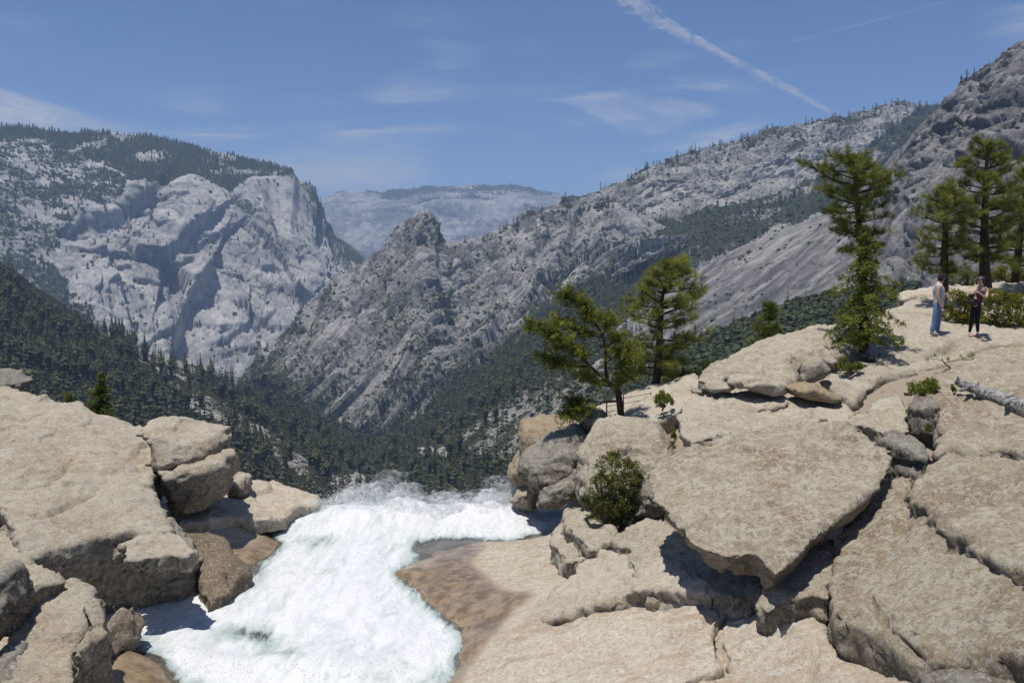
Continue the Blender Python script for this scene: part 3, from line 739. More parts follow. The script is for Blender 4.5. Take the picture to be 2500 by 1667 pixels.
def solidify(name, verts, faces, voxel, smooth, seed, amp, strata, mat, loc, cracks=None):
    me = bpy.data.meshes.new(name); me.from_pydata([tuple(map(float, v)) for v in verts], [], faces)
    bm = bmesh.new(); bm.from_mesh(me); bmesh.ops.recalc_face_normals(bm, faces=bm.faces); bmesh.ops.triangulate(bm, faces=bm.faces); bm.to_mesh(me); bm.free()
    o = bpy.data.objects.new(name, me); COL.objects.link(o)
    r = o.modifiers.new('r', 'REMESH'); r.mode = 'VOXEL'; r.voxel_size = voxel
    s = o.modifiers.new('s', 'SMOOTH'); s.factor = 0.5; s.iterations = smooth
    dg = bpy.context.evaluated_depsgraph_get()
    m2 = bpy.data.meshes.new_from_object(o.evaluated_get(dg))
    o.modifiers.clear(); o.data = m2; m2.name = name; bpy.data.meshes.remove(me)
    n = len(m2.vertices); co = np.empty(n * 3, np.float32); no = np.empty(n * 3, np.float32)
    m2.vertices.foreach_get('co', co); m2.vertices.foreach_get('normal', no)
    co, no = co.reshape(-1, 3), no.reshape(-1, 3)
    co = roughen(co, no, seed, amp, strata, cracks) - np.array(loc, np.float32)
    m2.vertices.foreach_set('co', co.astype(np.float32).ravel()); m2.update()
    m2.polygons.foreach_set('use_smooth', np.ones(len(m2.polygons), bool))
    m2.materials.clear(); m2.materials.append(mat); o.location = loc
    return o
def conv(crop, pts):
    ox, oy, sc = {'s': (0, 0, 1.0), 'c1': (0, 850, .5211), 'c2': (500, 1050, .4252), 'c3': (1200, 900, .4892), 'c4': (1800, 900, .4892), 'c5': (1200, 600, .3188), 'c6': (1650, 350, .4464), 'c9': (1650, 780, .2551)}[crop]
    return [(ox + x * sc, oy + y * sc) for x, y in pts]
SEED = [0]
def densify(pts, closed=True):
    return pts
def plane_of(anchors):
    a, b, c = [P(*q) for q in anchors]
    n = np.cross(b - a, c - a); n /= np.linalg.norm(n)
    if n[2] < 0: n = -n
    return a, n
def on_plane(uv, a, n):
    d = P(uv[0], uv[1], 1.0)
    return d * (np.dot(a, n) / np.dot(d, n))
def slab(name, label, crop, outline, anchors, thick=0.5, under=0.12, mat=None, voxel=0.055, smooth=1, amp=1.0, bulge=0.0, strata=0.06, cracks=None, cat='rock', drop=(0, 0), parent=None):
    """a rock whose top face follows the traced outline on the plane through three anchors (u, v, Y)"""
    SEED[0] += 1
    a, n = plane_of(anchors)
    ring = np.array([on_plane(q, a, n) for q in conv(crop, outline)])
    c = ring.mean(0)
    k = len(ring)
    th = np.full(k, thick) if np.isscalar(thick) else np.array(thick)
    lower = ring.copy(); lower[:, 2] -= th
    cl = c.copy(); lower[:, :2] += (c[:2] - ring[:, :2]) * under
    lower[:, 0] += drop[0]; lower[:, 1] += drop[1]
    mid = ring * 0.5 + lower * 0.5; mid[:, :2] -= (c[:2] - ring[:, :2]) * 0.02
    V = list(ring) + list(mid) + list(lower)
    Fc = []
    if bulge:
        inn = ring * 0.45 + c * 0.55; inn[:, 2] += bulge
        V += list(inn); o3 = 3 * k
        Fc += [(i, (i + 1) % k, o3 + (i + 1) % k, o3 + i) for i in range(k)] + [tuple(range(o3, o3 + k))]
    else:
        Fc += [tuple(range(k))]
    for lv in (0, 1):
        Fc += [(lv * k + i, lv * k + (i + 1) % k, (lv + 1) * k + (i + 1) % k, (lv + 1) * k + i) for i in range(k)]
    Fc += [tuple(range(2 * k, 3 * k))]
    loc = (float(c[0]), float(c[1]), float(lower[:, 2].min()))
    o = solidify(name, V, Fc, voxel, smooth, SEED[0], amp, strata, mat or G_TAN, loc, cracks)
    return tag(o, label, cat)
def boulder(name, label, crop, outline, Y, depth=1.0, lean=0.0, mat=None, voxel=0.055, smooth=1, amp=1.0, strata=0.08, cracks=None, tilt=0.0, cat='rock'):
    """a rock inflated from its traced silhouette standing at the distance Y; lean moves its top back (metres per metre)"""
    SEED[0] += 1
    ring = np.array([P(x, y, Y + tilt * (x - 1250) / F_PX * Y) for x, y in conv(crop, outline)])
    c = ring.mean(0); k = len(ring)
    zc = c[2]; ring0 = ring.copy()
    V, rows = [], []
    for f, dpt in ((0.55, -1.0), (0.86, -0.72), (1.0, 0.0), (0.9, 0.75), (0.6, 1.1)):
        r = c + (ring0 - c) * f
        r = r + np.array([0, 1.0, 0]) * depth * dpt
        # keep the silhouette: pull rows in front slightly, and lean tops backwards
        r[:, 1] += (r[:, 2] - zc) * lean
        rows.append(len(V)); V += list(r)
    Fc = [tuple(range(rows[0], rows[0] + k)), tuple(range(rows[-1], rows[-1] + k))]
    for r0, r1 in zip(rows[:-1], rows[1:]):
        Fc += [(r0 + i, r0 + (i + 1) % k, r1 + (i + 1) % k, r1 + i) for i in range(k)]
    loc = (float(c[0]), float(c[1]), float(np.min([v[2] for v in V])))
    o = solidify(name, V, Fc, voxel, smooth, SEED[0], amp, strata, mat or G_TAN, loc, cracks)
    return tag(o, label, cat)

# bedrock sheet: a height field through traced points (u, v, Y)
def rbf(pts, vals):
    pts = np.asarray(pts, float); n = len(pts)
    A = np.zeros((n + 3, n + 3)); A[:n, :n] = np.linalg.norm(pts[:, None] - pts[None], axis=2)
    A[:n, n] = A[n, :n] = 1; A[:n, n + 1:] = pts; A[n + 1:, :n] = pts.T
    A[:n, :n] -= np.eye(n) * 0.02
    w = np.linalg.solve(A, np.concatenate([vals, [0, 0, 0]]))
    def f(q):
        d = np.linalg.norm(q[..., None, :] - pts, axis=-1)
        return d @ w[:n] + w[n] + q @ w[n + 1:]
    return f
def PZ(u, v, z):
    """world point seen at (u, v) at the height z"""
    d = P(u, v, 1.0)
    return d * (z / d[2])
BED = [  # (u, v, z): river bed (below the water)
    (250, 1640, -6.7), (400, 1640, -6.8), (520, 1640, -7.0), (800, 1640, -7.0), (1000, 1640, -6.9), (450, 1540, -6.8), (700, 1500, -7.0), (900, 1450, -6.9), (850, 1380, -7.0), (700, 1340, -7.1), (750, 1290, -7.2), (950, 1290, -7.2), (900, 1330, -7.0),
    (1380, 1285, -6.9), (1345, 1312, -6.75), (1150, 1280, -7.1), (1250, 1275, -7.1), (1340, 1270, -7.0), (1250, 1300, -7.0),
    # shelf in the middle
    (970, 1400, -6.46), (1000, 1395, -6.40), (1060, 1450, -6.34), (1100, 1500, -6.30), (1140, 1490, -6.22), (1150, 1400, -6.25), (1250, 1360, -6.12), (1330, 1340, -6.02), (1200, 1332, -6.38), (1100, 1345, -6.48), (1300, 1322, -6.30), (1230, 1440, -6.12), (1280, 1430, -6.05), (1380, 1400, -5.9), (1300, 1480, -5.95), (1190, 1500, -6.12), (1030, 1330, -6.62),
    # pale slab at the bottom
    (1140, 1590, -6.20), (1120, 1680, -6.15), (1200, 1560, -6.0), (1300, 1540, -5.8), (1400, 1580, -5.6), (1500, 1520, -5.4), (1600, 1667, -5.25), (1750, 1500, -5.0), (1800, 1600, -4.95), (1700, 1580, -5.15), (1950, 1600, -4.7), (2000, 1540, -4.6), (1400, 1720, -5.6), (1850, 1720, -4.9),
    # left bank
    (640, 1320, -6.35), (560, 1430, -6.45), (480, 1330, -6.2), (620, 1290, -6.3), (760, 1240, -6.5), (690, 1285, -6.6), (500, 1290, -6.0), (330, 1590, -6.5), (420, 1500, -6.7)]
LOWP = [(2.5, 13.5, -5.3), (4, 12.5, -5.2), (4.5, 11, -4.9), (6, 10.5, -4.6), (8, 9, -4.3), (10, 8, -4.2), (12, 8, -4.0), (5.5, 14, -4.1), (8, 13, -3.8), (10, 12, -3.4), (14, 12, -3.0), (3, 16, -4.6), (5, 18, -3.7), (8, 17, -3.2), (12, 17, -2.7),
        (8, 21, -2.75), (12, 22, -2.6), (16, 22, -2.4), (18, 28, -1.9), (11, 27, -1.95), (2.8, 19, -5.0), (3, 20.5, -4.2), (1.2, 17.2, -5.9), (-8, 16, -6.2), (-10, 20, -6.0), (-6, 12, -6.0), (-9, 10.5, -5.6), (-5.5, 9.5, -5.6), (-12, 14, -5.8), (-14, 22, -5), (-7, 21, -6.3),
        (-3, 24, -8.5), (0, 24, -8.5), (-5, 25, -10), (-10, 27, -11), (2, 25, -9.0), (-16, 30, -14), (-3, 30, -30), (0, 30, -30), (5, 27, -7), (4, 33, -16), (10, 34, -12), (16, 34, -7), (20, 36, -8), (-16, 36, -36), (0, 36, -42), (0.8, 22.3, -7.4)]
bp = np.array([PZ(*q) for q in BED] + [np.array(q) for q in LOWP])
bed_f = rbf(bp[:, :2], bp[:, 2])
def bed_z(x, y):
    return bed_f(np.stack([np.asarray(x, float), np.asarray(y, float)], -1))
gx, gy = np.meshgrid(np.concatenate([np.linspace(-14, -3, 70), np.linspace(-2.95, 4, 150), np.linspace(4.1, 19, 70)]), np.concatenate([np.linspace(6.5, 8.4, 16), np.linspace(8.45, 19, 230), np.linspace(19.1, 23, 30), np.linspace(23.1, 36, 30)]))
gz = np.concatenate([bed_z(gx[i:i + 40], gy[i:i + 40]) for i in range(0, gx.shape[0], 40)])
g3 = np.stack([gx, gy, gz], -1)
q = g3.astype(np.float32)
flow = np.stack([gx * 0.9, gy * 0.35, gz], -1)
gz = gz + fbm(q / 2.4, 3, 0.5, seed=2) * 0.10 + fbm(flow / 0.7, 3, 0.5, seed=3) * 0.035 + fbm(q / 0.25, 3, 0.5, seed=4) * 0.012
st = gz * 2.2 + gx * 0.35 + fbm(q / 1.6, 3, 0.5, seed=9) * 1.2      # exfoliation steps in the slab
s_ = st - np.floor(st)
gz += (np.minimum(s_ * 12, 1.0) - s_) * 0.06
gu, gv = proj(np.stack([gx, gy, gz], -1))
for line, w, dep in [([(1760, 1490), (1742, 1560), (1765, 1600), (1775, 1625), (1700, 1655), (1640, 1680)], 6, 0.10), ([(1790, 1480), (1700, 1520), (1640, 1545)], 5, 0.09), ([(1990, 1590), (1980, 1640), (1960, 1690)], 5, 0.06), ([(1810, 1585), (1880, 1545), (1920, 1530)], 5, 0.06), ([(1500, 1640), (1600, 1600), (1720, 1570)], 4, 0.04), ([(1180, 1600), (1300, 1560), (1450, 1545)], 4, 0.03)]:
    wob = fbm(np.stack([gu, gv, gu * 0], -1) / 25.0, 3) * 7
    dd, sg = linedist(gu + wob, gv, line); gz -= dep * np.exp(-(dd / w) ** 2)
for line, w, dep, rng in [([(1360, 1540), (1420, 1600), (1540, 1640), (1640, 1690)], 3, 0.07, 60), ([(1130, 1620), (1250, 1600), (1380, 1600)], 3, 0.05, 40), ([(1780, 1640), (1860, 1630), (1960, 1660)], 3, 0.06, 40)]:
    wob = fbm(np.stack([gu, gv, gu * 0], -1) / 40.0, 3) * 16
    dd, sg = linedist(gu + wob, gv + wob, line); gz -= dep * np.exp(-(dd / rng) ** 2) / (1 + np.exp(-sg / w * 2))
WET = [(950, 1400), (1000, 1370), (1100, 1330), (1200, 1325), (1150, 1370), (1230, 1440), (1330, 1445), (1280, 1470), (1240, 1510), (1200, 1560), (1160, 1600), (1120, 1680), (900, 1700), (200, 1700), (300, 1500), (420, 1300), (560, 1330), (700, 1270), (800, 1200), (1300, 1240), (1290, 1300), (1180, 1318), (1090, 1322), (1050, 1340)]
wet = inpoly(gu, gv, WET).astype(float)
for it in range(30):
    wet[1:-1, 1:-1] = (wet[:-2, 1:-1] + wet[2:, 1:-1] + wet[1:-1, :-2] + wet[1:-1, 2:]) / 4
n0, n1 = gx.shape
idx = np.arange(n0 * n1).reshape(n0, n1)
me = mesh_np('bedrock', np.stack([gx, gy, gz], -1), np.stack([idx[:-1, :-1], idx[:-1, 1:], idx[1:, 1:], idx[1:, :-1]], -1).reshape(-1, 4))
set_attr(me, 'wet', wet)
set_attr(me, 'soil', np.clip((gx - 1.0) / 1.2, 0, 1) * np.clip((gy - 13.6) / 0.8, 0, 1) + np.clip((gx - 6.0) / 1.0, 0, 1))
tag(link('bedrock_ground', me, G_BED), kind='structure')

def py(u, v, z): return (u, v, float(PZ(u, v, z)[1]))
slab('smooth_slab', 'smooth pale slab with brown streaks at the bottom, beside the rapids', 's',
     [(1165, 1650), (1190, 1592), (1260, 1560), (1330, 1540), (1450, 1512), (1600, 1486), (1700, 1466), (1765, 1462), (1776, 1486), (1744, 1520), (1736, 1560), (1752, 1600), (1766, 1622), (1700, 1650), (1600, 1690), (1420, 1760), (1130, 1780), (1140, 1700)],
     [py(1200, 1570, -5.93), py(1740, 1510, -4.90), py(1600, 1690, -5.10)], thick=0.45, under=0.0, mat=G_BED, voxel=0.05, smooth=1, amp=0.6,
     cracks=[([(1640, 1545), (1700, 1520), (1770, 1488)], 6, 0.16), ([(1340, 1545), (1420, 1600), (1560, 1640), (1640, 1690)], 5, 0.07, 60), ([(1170, 1640), (1290, 1600), (1400, 1600)], 5, 0.05, 50)])
slab('joint_slab', 'pale jointed slab below the wedge block', 's',
     [(1790, 1490), (1850, 1478), (1930, 1480), (2010, 1520), (2050, 1580), (2040, 1660), (2020, 1780), (1560, 1780), (1640, 1706), (1714, 1664), (1784, 1632), (1772, 1600), (1754, 1560), (1760, 1524)],
     [py(1800, 1520, -4.86), py(2000, 1560, -4.55), py(1750, 1690, -5.0)], thick=0.45, under=0.0, mat=G_BED, voxel=0.05, smooth=1, amp=0.7,
     cracks=[([(1990, 1570), (1985, 1620), (1960, 1690)], 6, 0.12), ([(1800, 1600), (1860, 1560), (1930, 1535)], 6, 0.12), ([(1780, 1660), (1880, 1640), (2000, 1660)], 5, 0.08, 40)])
# ---- right bank
slab('flat_boulder', 'largest flat crusted slab, overhanging, in front of the pines', 'c4',
     [(-455, 560), (-420, 480), (-320, 420), (-210, 370), (-100, 330), (60, 295), (240, 270), (420, 255), (540, 282), (640, 322), (690, 362), (768, 392), (776, 440), (760, 505), (720, 575), (660, 640), (600, 680), (520, 735), (490, 790), (430, 825), (370, 865), (300, 925), (240, 985), (192, 1030), (140, 1000), (95, 945), (60, 905), (20, 945), (-70, 930), (-180, 905), (-240, 870), (-290, 800), (-350, 735), (-370, 690), (-410, 665), (-440, 620)],
     [(1893, 1404, 9.7), (1600, 1190, 12.6), (2172, 1105, 12.2)], thick=0.45, under=0.28, mat=G_CRUST, voxel=0.045, smooth=4, bulge=0.06, strata=0.10)
slab('broad_slab', 'broad pale slab between the flat boulder and the dome', 's',
     [(1650, 1020), (1662, 995), (1685, 970), (1740, 950), (1830, 945), (1950, 955), (2060, 975), (2090, 1000), (2060, 1040), (1960, 1072), (1850, 1062), (1760, 1060), (1720, 1068), (1690, 1072), (1664, 1058)],
     [(1680, 970, 18.0), (2060, 985, 17.6), (1760, 1062, 15.2)], thick=0.7, mat=G_PALE, smooth=4)
slab('lip_slab', 'thin rounded flake of pale granite under the dome lip', 'c9',
     [(190, 868), (280, 810), (420, 740), (520, 690), (760, 690), (1000, 715), (1070, 765), (1082, 800), (1060, 822), (900, 845), (700, 860), (400, 876)],
     [(1700, 1000, 17.3), (1920, 985, 17.3), (1790, 958, 18.4)], thick=0.28, mat=G_PALE, voxel=0.045, smooth=1, strata=0)
slab('dome_rock', 'rounded grey dome of granite left of the fir', 'c6',
     [(115, 1290), (140, 1240), (200, 1195), (300, 1150), (400, 1100), (480, 1062), (600, 1030), (720, 1008), (850, 990), (1000, 985), (1080, 1040), (1000, 1130), (900, 1160), (820, 1190), (740, 1185), (690, 1210), (660, 1290), (600, 1335), (480, 1320), (380, 1275), (300, 1290), (200, 1310)],
     [(1702, 928, 19.0), (2090, 800, 23.0), (1915, 950, 18.2)], thick=0.9, under=0.1, mat=G_TAN, bulge=0.22, smooth=5, strata=0.10)
boulder('rolled_lip', 'rounded overhanging lip of grey granite at the dome foot', 'c9',
     [(500, 625), (540, 560), (700, 525), (860, 560), (1010, 605), (1042, 655), (1040, 716), (960, 716), (800, 690), (640, 652)], 17.9, depth=0.55, mat=G_PALE, voxel=0.045, strata=0)
boulder('thin_flake', 'thin double flake wedged at the left end of the dome', 'c9', [(290, 655), (330, 602), (480, 598), (570, 636), (470, 672), (330, 678)], 18.4, depth=0.5, mat=G_PALE, voxel=0.04, amp=0.6)
boulder('small_flake', 'small dark stone under the left tip of the dome', 'c9', [(135, 690), (170, 660), (240, 655), (260, 700), (160, 712)], 18.9, depth=0.3, mat=G_GREY, voxel=0.04, amp=0.5)
slab('platform_rock', 'wide granite platform where the two hikers stand', 'c6',
     [(830, 1020), (1000, 975), (1120, 920), (1250, 868), (1420, 822), (1600, 806), (1904, 786), (2250, 770), (2300, 1050), (1904, 1085), (1750, 1105), (1600, 1148), (1480, 1198), (1300, 1248), (1150, 1288), (1060, 1335), (970, 1400), (885, 1365), (800, 1292), (850, 1255), (1000, 1245), (1110, 1215), (1120, 1160), (1020, 1130), (930, 1090)],
     [(2281, 825, 22.7), (2119, 948, 18.05), (2470, 830, 22.4)], thick=0.75, under=0.04, mat=G_TAN, voxel=0.09, smooth=1, bulge=0.12, strata=0.12,
     cracks=[([(2225, 875), (2290, 858), (2335, 842)], 6, 0.12), ([(2130, 900), (2240, 880), (2330, 870)], 5, 0.08, 40), ([(2180, 800), (2240, 780), (2330, 770)], 5, 0.08, 40)])
slab('ridge_rock', 'pale rounded ledge behind the hikers', 'c6',
     [(1210, 820), (1300, 805), (1420, 795), (1600, 772), (1904, 762), (2250, 745), (2250, 800), (1904, 800), (1600, 812), (1420, 830), (1300, 842), (1230, 850)],
     [(2200, 720, 30.0), (2480, 690, 33.0), (2300, 722, 28.5)], thick=1.2, mat=G_PALE, voxel=0.09, bulge=0.2)
boulder('upright_flake', 'upright pointed flake of granite beside the dome', 'c9', [(1210, 605), (1235, 480), (1260, 420), (1350, 358), (1420, 420), (1470, 475), (1400, 560), (1270, 605)], 18.5, depth=0.3, mat=G_TAN, voxel=0.045, amp=0.5)
boulder('golden_wedge', 'golden broken wedge of rock below the dome', 'c9', [(1048, 650), (1100, 628), (1210, 610), (1370, 625), (1490, 690), (1582, 752), (1490, 800), (1270, 772), (1090, 725)], 17.7, depth=0.45, mat=G_GOLD, voxel=0.045, smooth=1, amp=0.6)
boulder('corner_stone', 'small brown stone at the foot of the fir', 'c9', [(1430, 420), (1450, 370), (1500, 350), (1540, 385), (1530, 430), (1470, 450)], 19.3, depth=0.3, mat=G_TAN, voxel=0.045, amp=0.5)
slab('triangle_slab', 'pale triangular slab behind the flat boulder', 'c4',
     [(525, 272), (600, 218), (700, 158), (800, 116), (850, 190), (866, 300), (830, 332), (770, 308), (720, 322), (690, 290), (620, 272)],
     [(2191, 959, 17.0), (2057, 1034, 15.0), (2216, 1059, 14.2)], thick=0.55, mat=G_PALE, voxel=0.05, smooth=3)
slab('grey_block', 'grey lichened block right of the flat boulder', 'c4',
     [(716, 335), (780, 306), (870, 334), (935, 374), (952, 440), (900, 420), (800, 390), (735, 360)],
     [(2152, 1060, 13.6), (2265, 1112, 12.3), (2225, 1062, 13.8)], thick=0.75, under=0.04, mat=G_GREY, voxel=0.05, smooth=1)
slab('dark_block', 'dark steep-faced block below the mat of leaves', 'c4',
     [(858, 165), (900, 120), (935, 105), (1000, 150), (1010, 200), (940, 195), (880, 190)],
     [(2220, 985, 15.6), (2290, 985, 15.0), (2255, 952, 16.2)], thick=0.95, under=0.03, mat=G_GREY, voxel=0.05, smooth=1)
slab('bench_rock', 'broad tan bench of granite under the fallen log', 'c4',
     [(905, 95), (960, 30), (1050, -38), (1180, -92), (1431, -145), (2200, -220), (2300, 520), (1431, 420), (1250, 378), (1150, 398), (1060, 388), (1010, 425), (996, 330), (1012, 235), (1000, 165)],
     [(2290, 1102, 12.4), (2500, 1102, 12.0), (2500, 852, 18.4)], thick=0.9, under=0.03, mat=G_CRUST, voxel=0.07, smooth=1,
     cracks=[([(2420, 915), (2500, 868)], 7, 0.10), ([(2330, 1000), (2400, 1030), (2500, 1035)], 6, 0.08, 50), ([(2280, 905), (2400, 880), (2500, 850)], 6, 0.07, 40)])
slab('plate_rock', 'large crusted plate of granite at the right edge, below the bench', 'c4',
     [(872, 640), (880, 575), (930, 505), (990, 455), (1050, 402), (1150, 412), (1250, 396), (1431, 432), (2200, 570), (2200, 1330), (1431, 1020), (1330, 968), (1200, 912), (1120, 862), (1060, 812), (1000, 732), (930, 684)],
     [(2230, 1212, 10.9), (2310, 1098, 12.2), (2500, 1398, 8.0)], thick=0.55, under=0.04, mat=G_CRUST, voxel=0.055, smooth=1, bulge=0.05, cracks=[([(2320, 1300), (2400, 1270), (2500, 1260)], 6, 0.07, 50), ([(2400, 1130), (2440, 1200), (2500, 1240)], 6, 0.06, 50)])
slab('corner_rock', 'huge tan rock filling the lower right corner', 'c4',
     [(780, 528), (888, 532), (872, 650), (930, 705), (1000, 760), (1060, 835), (1200, 935), (1330, 990), (1431, 1040), (2200, 1400), (2200, 1600), (1431, 1420), (1200, 1420), (1050, 1425), (900, 1440), (800, 1335), (730, 1288), (640, 1268), (560, 1255), (502, 1230), (478, 1150), (490, 1000), (500, 900), (512, 855), (520, 780), (600, 700), (660, 620), (700, 545)],
     [(2195, 1157, 12.2), (2042, 1500, 9.0), (2500, 1590, 7.0)], thick=0.8, under=0.03, mat=G_CRUST, voxel=0.055, smooth=1,
     cracks=[([(2118, 1455), (2155, 1510), (2160, 1530), (2200, 1560), (2245, 1612)], 7, 0.18), ([(2210, 1200), (2180, 1280), (2150, 1330), (2140, 1350)], 5, 0.09, 45)])
slab('wedge_block', 'tan wedge block in the shade below the flat boulder', 'c4',
     [(80, 1172), (130, 1100), (250, 960), (400, 872), (480, 850), (484, 1000), (468, 1140), (380, 1130), (240, 1160), (140, 1205)],
     [(1840, 1475, 10.1), (2030, 1330, 11.2), (2025, 1455, 9.8)], thick=0.5, under=0.08, mat=G_TAN, voxel=0.045, smooth=1)
slab('ledge_rock', 'long pale ledge with a thin edge pointing to the river', 'c3',
     [(215, 1212), (258, 1160), (335, 1072), (425, 1020), (420, 985), (480, 925), (560, 898), (650, 888), (800, 900), (1000, 1000), (1110, 1085), (1100, 1130), (1000, 1118), (850, 1105), (700, 1118), (580, 1150), (440, 1182), (330, 1222), (268, 1245)],
     [(1310, 1500, 12.6), (1500, 1340, 14.0), (1720, 1440, 11.3)], thick=[0.16, 0.2, 0.4, 0.5, 0.5, 0.5, 0.5, 0.5, 0.5, 0.6, 0.7, 0.62, 0.55, 0.5, 0.45, 0.36, 0.26, 0.2, 0.16], under=0.03, mat=G_PALE, voxel=0.045, smooth=1, strata=0.10)
slab('stacked_ledge', 'tan ledge stacked on the long ledge, shaded by the flat boulder', 'c3',
     [(612, 835), (690, 765), (780, 738), (850, 745), (960, 830), (1150, 960), (1180, 1040), (1040, 1022), (900, 1030), (790, 1055), (714, 1040), (706, 985), (682, 955), (690, 885), (640, 882)],
     [(1510, 1300, 14.2), (1600, 1265, 14.4), (1700, 1408, 11.95)], thick=0.42, under=0.04, mat=G_TAN, voxel=0.045, smooth=3)
slab('shaded_block', 'dark rock wedged in the shadow under the flat boulder', 'c3',
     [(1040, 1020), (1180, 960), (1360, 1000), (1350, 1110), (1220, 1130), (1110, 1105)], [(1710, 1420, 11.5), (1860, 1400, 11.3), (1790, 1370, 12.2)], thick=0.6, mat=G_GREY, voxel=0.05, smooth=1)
slab('step_block', 'tan block above the water, below the round bush', 'c3',
     [(362, 700), (378, 672), (480, 675), (560, 735), (622, 800), (622, 850), (560, 868), (490, 905), (455, 865), (400, 815), (368, 770)],
     [(1385, 1235, 16.5), (1500, 1300, 14.6), (1440, 1345, 14.0)], thick=0.42, under=0.05, mat=G_TAN, voxel=0.045, smooth=3)
slab('leaning_block', 'smooth wedge-shaped block leaning over the pale shelf', 'c3',
     [(280, 850), (330, 765), (362, 735), (385, 800), (450, 888), (482, 930), (430, 955), (372, 965), (345, 920)],
     [(1340, 1310, 15.7), (1380, 1260, 16.6), (1420, 1365, 14.2)], thick=0.6, under=0.12, mat=G_TAN, voxel=0.045, smooth=3)
boulder('tan_boulder', 'tall tan water-stained boulder at the brink of the falls', 'c3', [(75, 525), (100, 480), (140, 410), (128, 320), (150, 265), (250, 248), (430, 262), (500, 330), (420, 440), (260, 520), (150, 578), (98, 560)], 21.2, depth=0.9, lean=0.2, mat=granite('granite_water_stained', base=(0.40, 0.28, 0.16), pale=(0.47, 0.39, 0.29), brown=(0.30, 0.19, 0.10), dark_amt=0.4))
boulder('dark_boulder', 'big dark-faced boulder at the brink, under the small round boulder', 'c3', [(138, 500), (160, 430), (240, 375), (300, 335), (430, 300), (510, 340), (505, 390), (450, 405), (420, 470), (430, 505), (330, 560), (240, 600), (180, 590)], 19.8, depth=0.9, lean=0.35, mat=G_GREY)
boulder('wedge_stone', 'dark slanting wedge beneath the dark-faced boulder', 'c3', [(212, 690), (240, 620), (258, 580), (340, 535), (432, 495), (445, 560), (420, 640), (300, 685)], 18.9, depth=0.5, mat=G_GREY, voxel=0.05)
boulder('brink_stone', 'pale rounded stone at the water line of the brink', 'c3', [(92, 645), (125, 585), (170, 578), (240, 600), (225, 690), (135, 698)], 20.6, depth=0.5, mat=G_TAN, voxel=0.05)
boulder('round_boulder', 'small round dark boulder perched beside the leaning tree', 'c3', [(428, 245), (450, 215), (500, 204), (550, 214), (576, 240), (572, 285), (535, 312), (460, 302), (440, 280)], 20.4, depth=0.7, mat=G_GREY, voxel=0.05)
boulder('bush_boulder', 'big rounded tan boulder behind the round bush', 'c3', [(422, 610), (428, 480), (432, 415), (500, 350), (555, 290), (660, 268), (760, 275), (850, 298), (900, 360), (925, 430), (870, 462), (838, 495), (825, 570), (740, 590), (600, 640), (470, 650)], 17.0, depth=1.0, lean=0.75, mat=G_TAN,
     cracks=[([(1500, 1085), (1560, 1080), (1620, 1110)], 3, 0.05)])
boulder('gap_stone', 'grey stone wedged between the bush and the flat boulder', 'c3', [(690, 725), (720, 610), (760, 560), (815, 575), (840, 650), (880, 700), (810, 735)], 15.3, depth=0.5, mat=G_GREY, voxel=0.05)
slab('fence_rock', 'pale slab behind the leaning tree, below the railing', 's',
     [(1370, 1030), (1450, 990), (1540, 955), (1600, 935), (1700, 905), (1720, 960), (1650, 1010), (1560, 1040), (1450, 1060)], [(1400, 1030, 21.5), (1690, 920, 21.5), (1560, 1030, 19.5)], thick=0.8, mat=G_PALE, voxel=0.07)
boulder('mottled_rock', 'grey mottled rock rising at the bottom right corner', 'c4', [(950, 1545), (1010, 1490), (1100, 1430), (1300, 1400), (1600, 1400), (1700, 1750), (900, 1750)], 7.4, depth=0.8, lean=0.7, mat=G_GREY, voxel=0.055)

# ---- left bank
slab('sloping_bank_slab', 'largest pale slab of the left bank, sloping to the river', 'c1',
     [(-520, 165), (0, 178), (90, 186), (230, 226), (272, 246), (378, 262), (420, 298), (540, 326), (640, 356), (692, 372), (742, 432), (764, 500), (722, 560), (712, 640), (752, 722), (800, 800), (812, 858), (720, 866), (600, 848), (480, 878), (330, 928), (200, 956), (130, 966), (100, 900), (60, 830), (0, 742), (-150, 640), (-520, 560)],
     [(47, 949, 22.0), (420, 1292, 14.6), (52, 1319, 13.0)], thick=1.2, under=0.06, mat=G_LEFT, voxel=0.056, smooth=1, bulge=0.1, strata=0.12,
     cracks=[([(20, 1238), (60, 1250), (110, 1252), (190, 1220), (240, 1198)], 7, 0.16), ([(20, 1238), (60, 1250), (110, 1252), (190, 1220), (240, 1198)], 5, 0.10, 50), ([(-20, 1172), (60, 1176), (120, 1168), (160, 1145), (182, 1110)], 7, 0.16), ([(-20, 1172), (60, 1176), (120, 1168), (160, 1145), (182, 1110)], 5, 0.14, 50), ([(-10, 1060), (60, 1030), (82, 1000), (60, 985)], 6, 0.10, 50)])
boulder('layered_bank_rock', 'layered shady front of the left bank overhanging the water', 'c1', [(90, 900), (330, 850), (600, 800), (790, 800), (850, 850), (915, 935), (950, 1060), (985, 1160), (870, 1205), (700, 1245), (560, 1262), (490, 1240), (430, 1135), (250, 1055), (150, 1000)], 18.5, depth=0.75, lean=-0.25, tilt=0.43, mat=G_LEFT, strata=0.14, smooth=1, amp=1.4)
slab('jutting_ledge', 'short tan ledge jutting from the layered left front', 'c1', [(570, 905), (700, 868), (830, 862), (916, 938), (880, 972), (800, 958), (690, 976), (600, 968)], [(800, 1330, 13.9), (330, 1320, 13.9), (600, 1290, 14.6)] if False else [(310, 1325, 13.7), (430, 1298, 14.5), (470, 1345, 13.5)], thick=0.3, under=0.05, mat=G_LEFT, voxel=0.045, smooth=1)
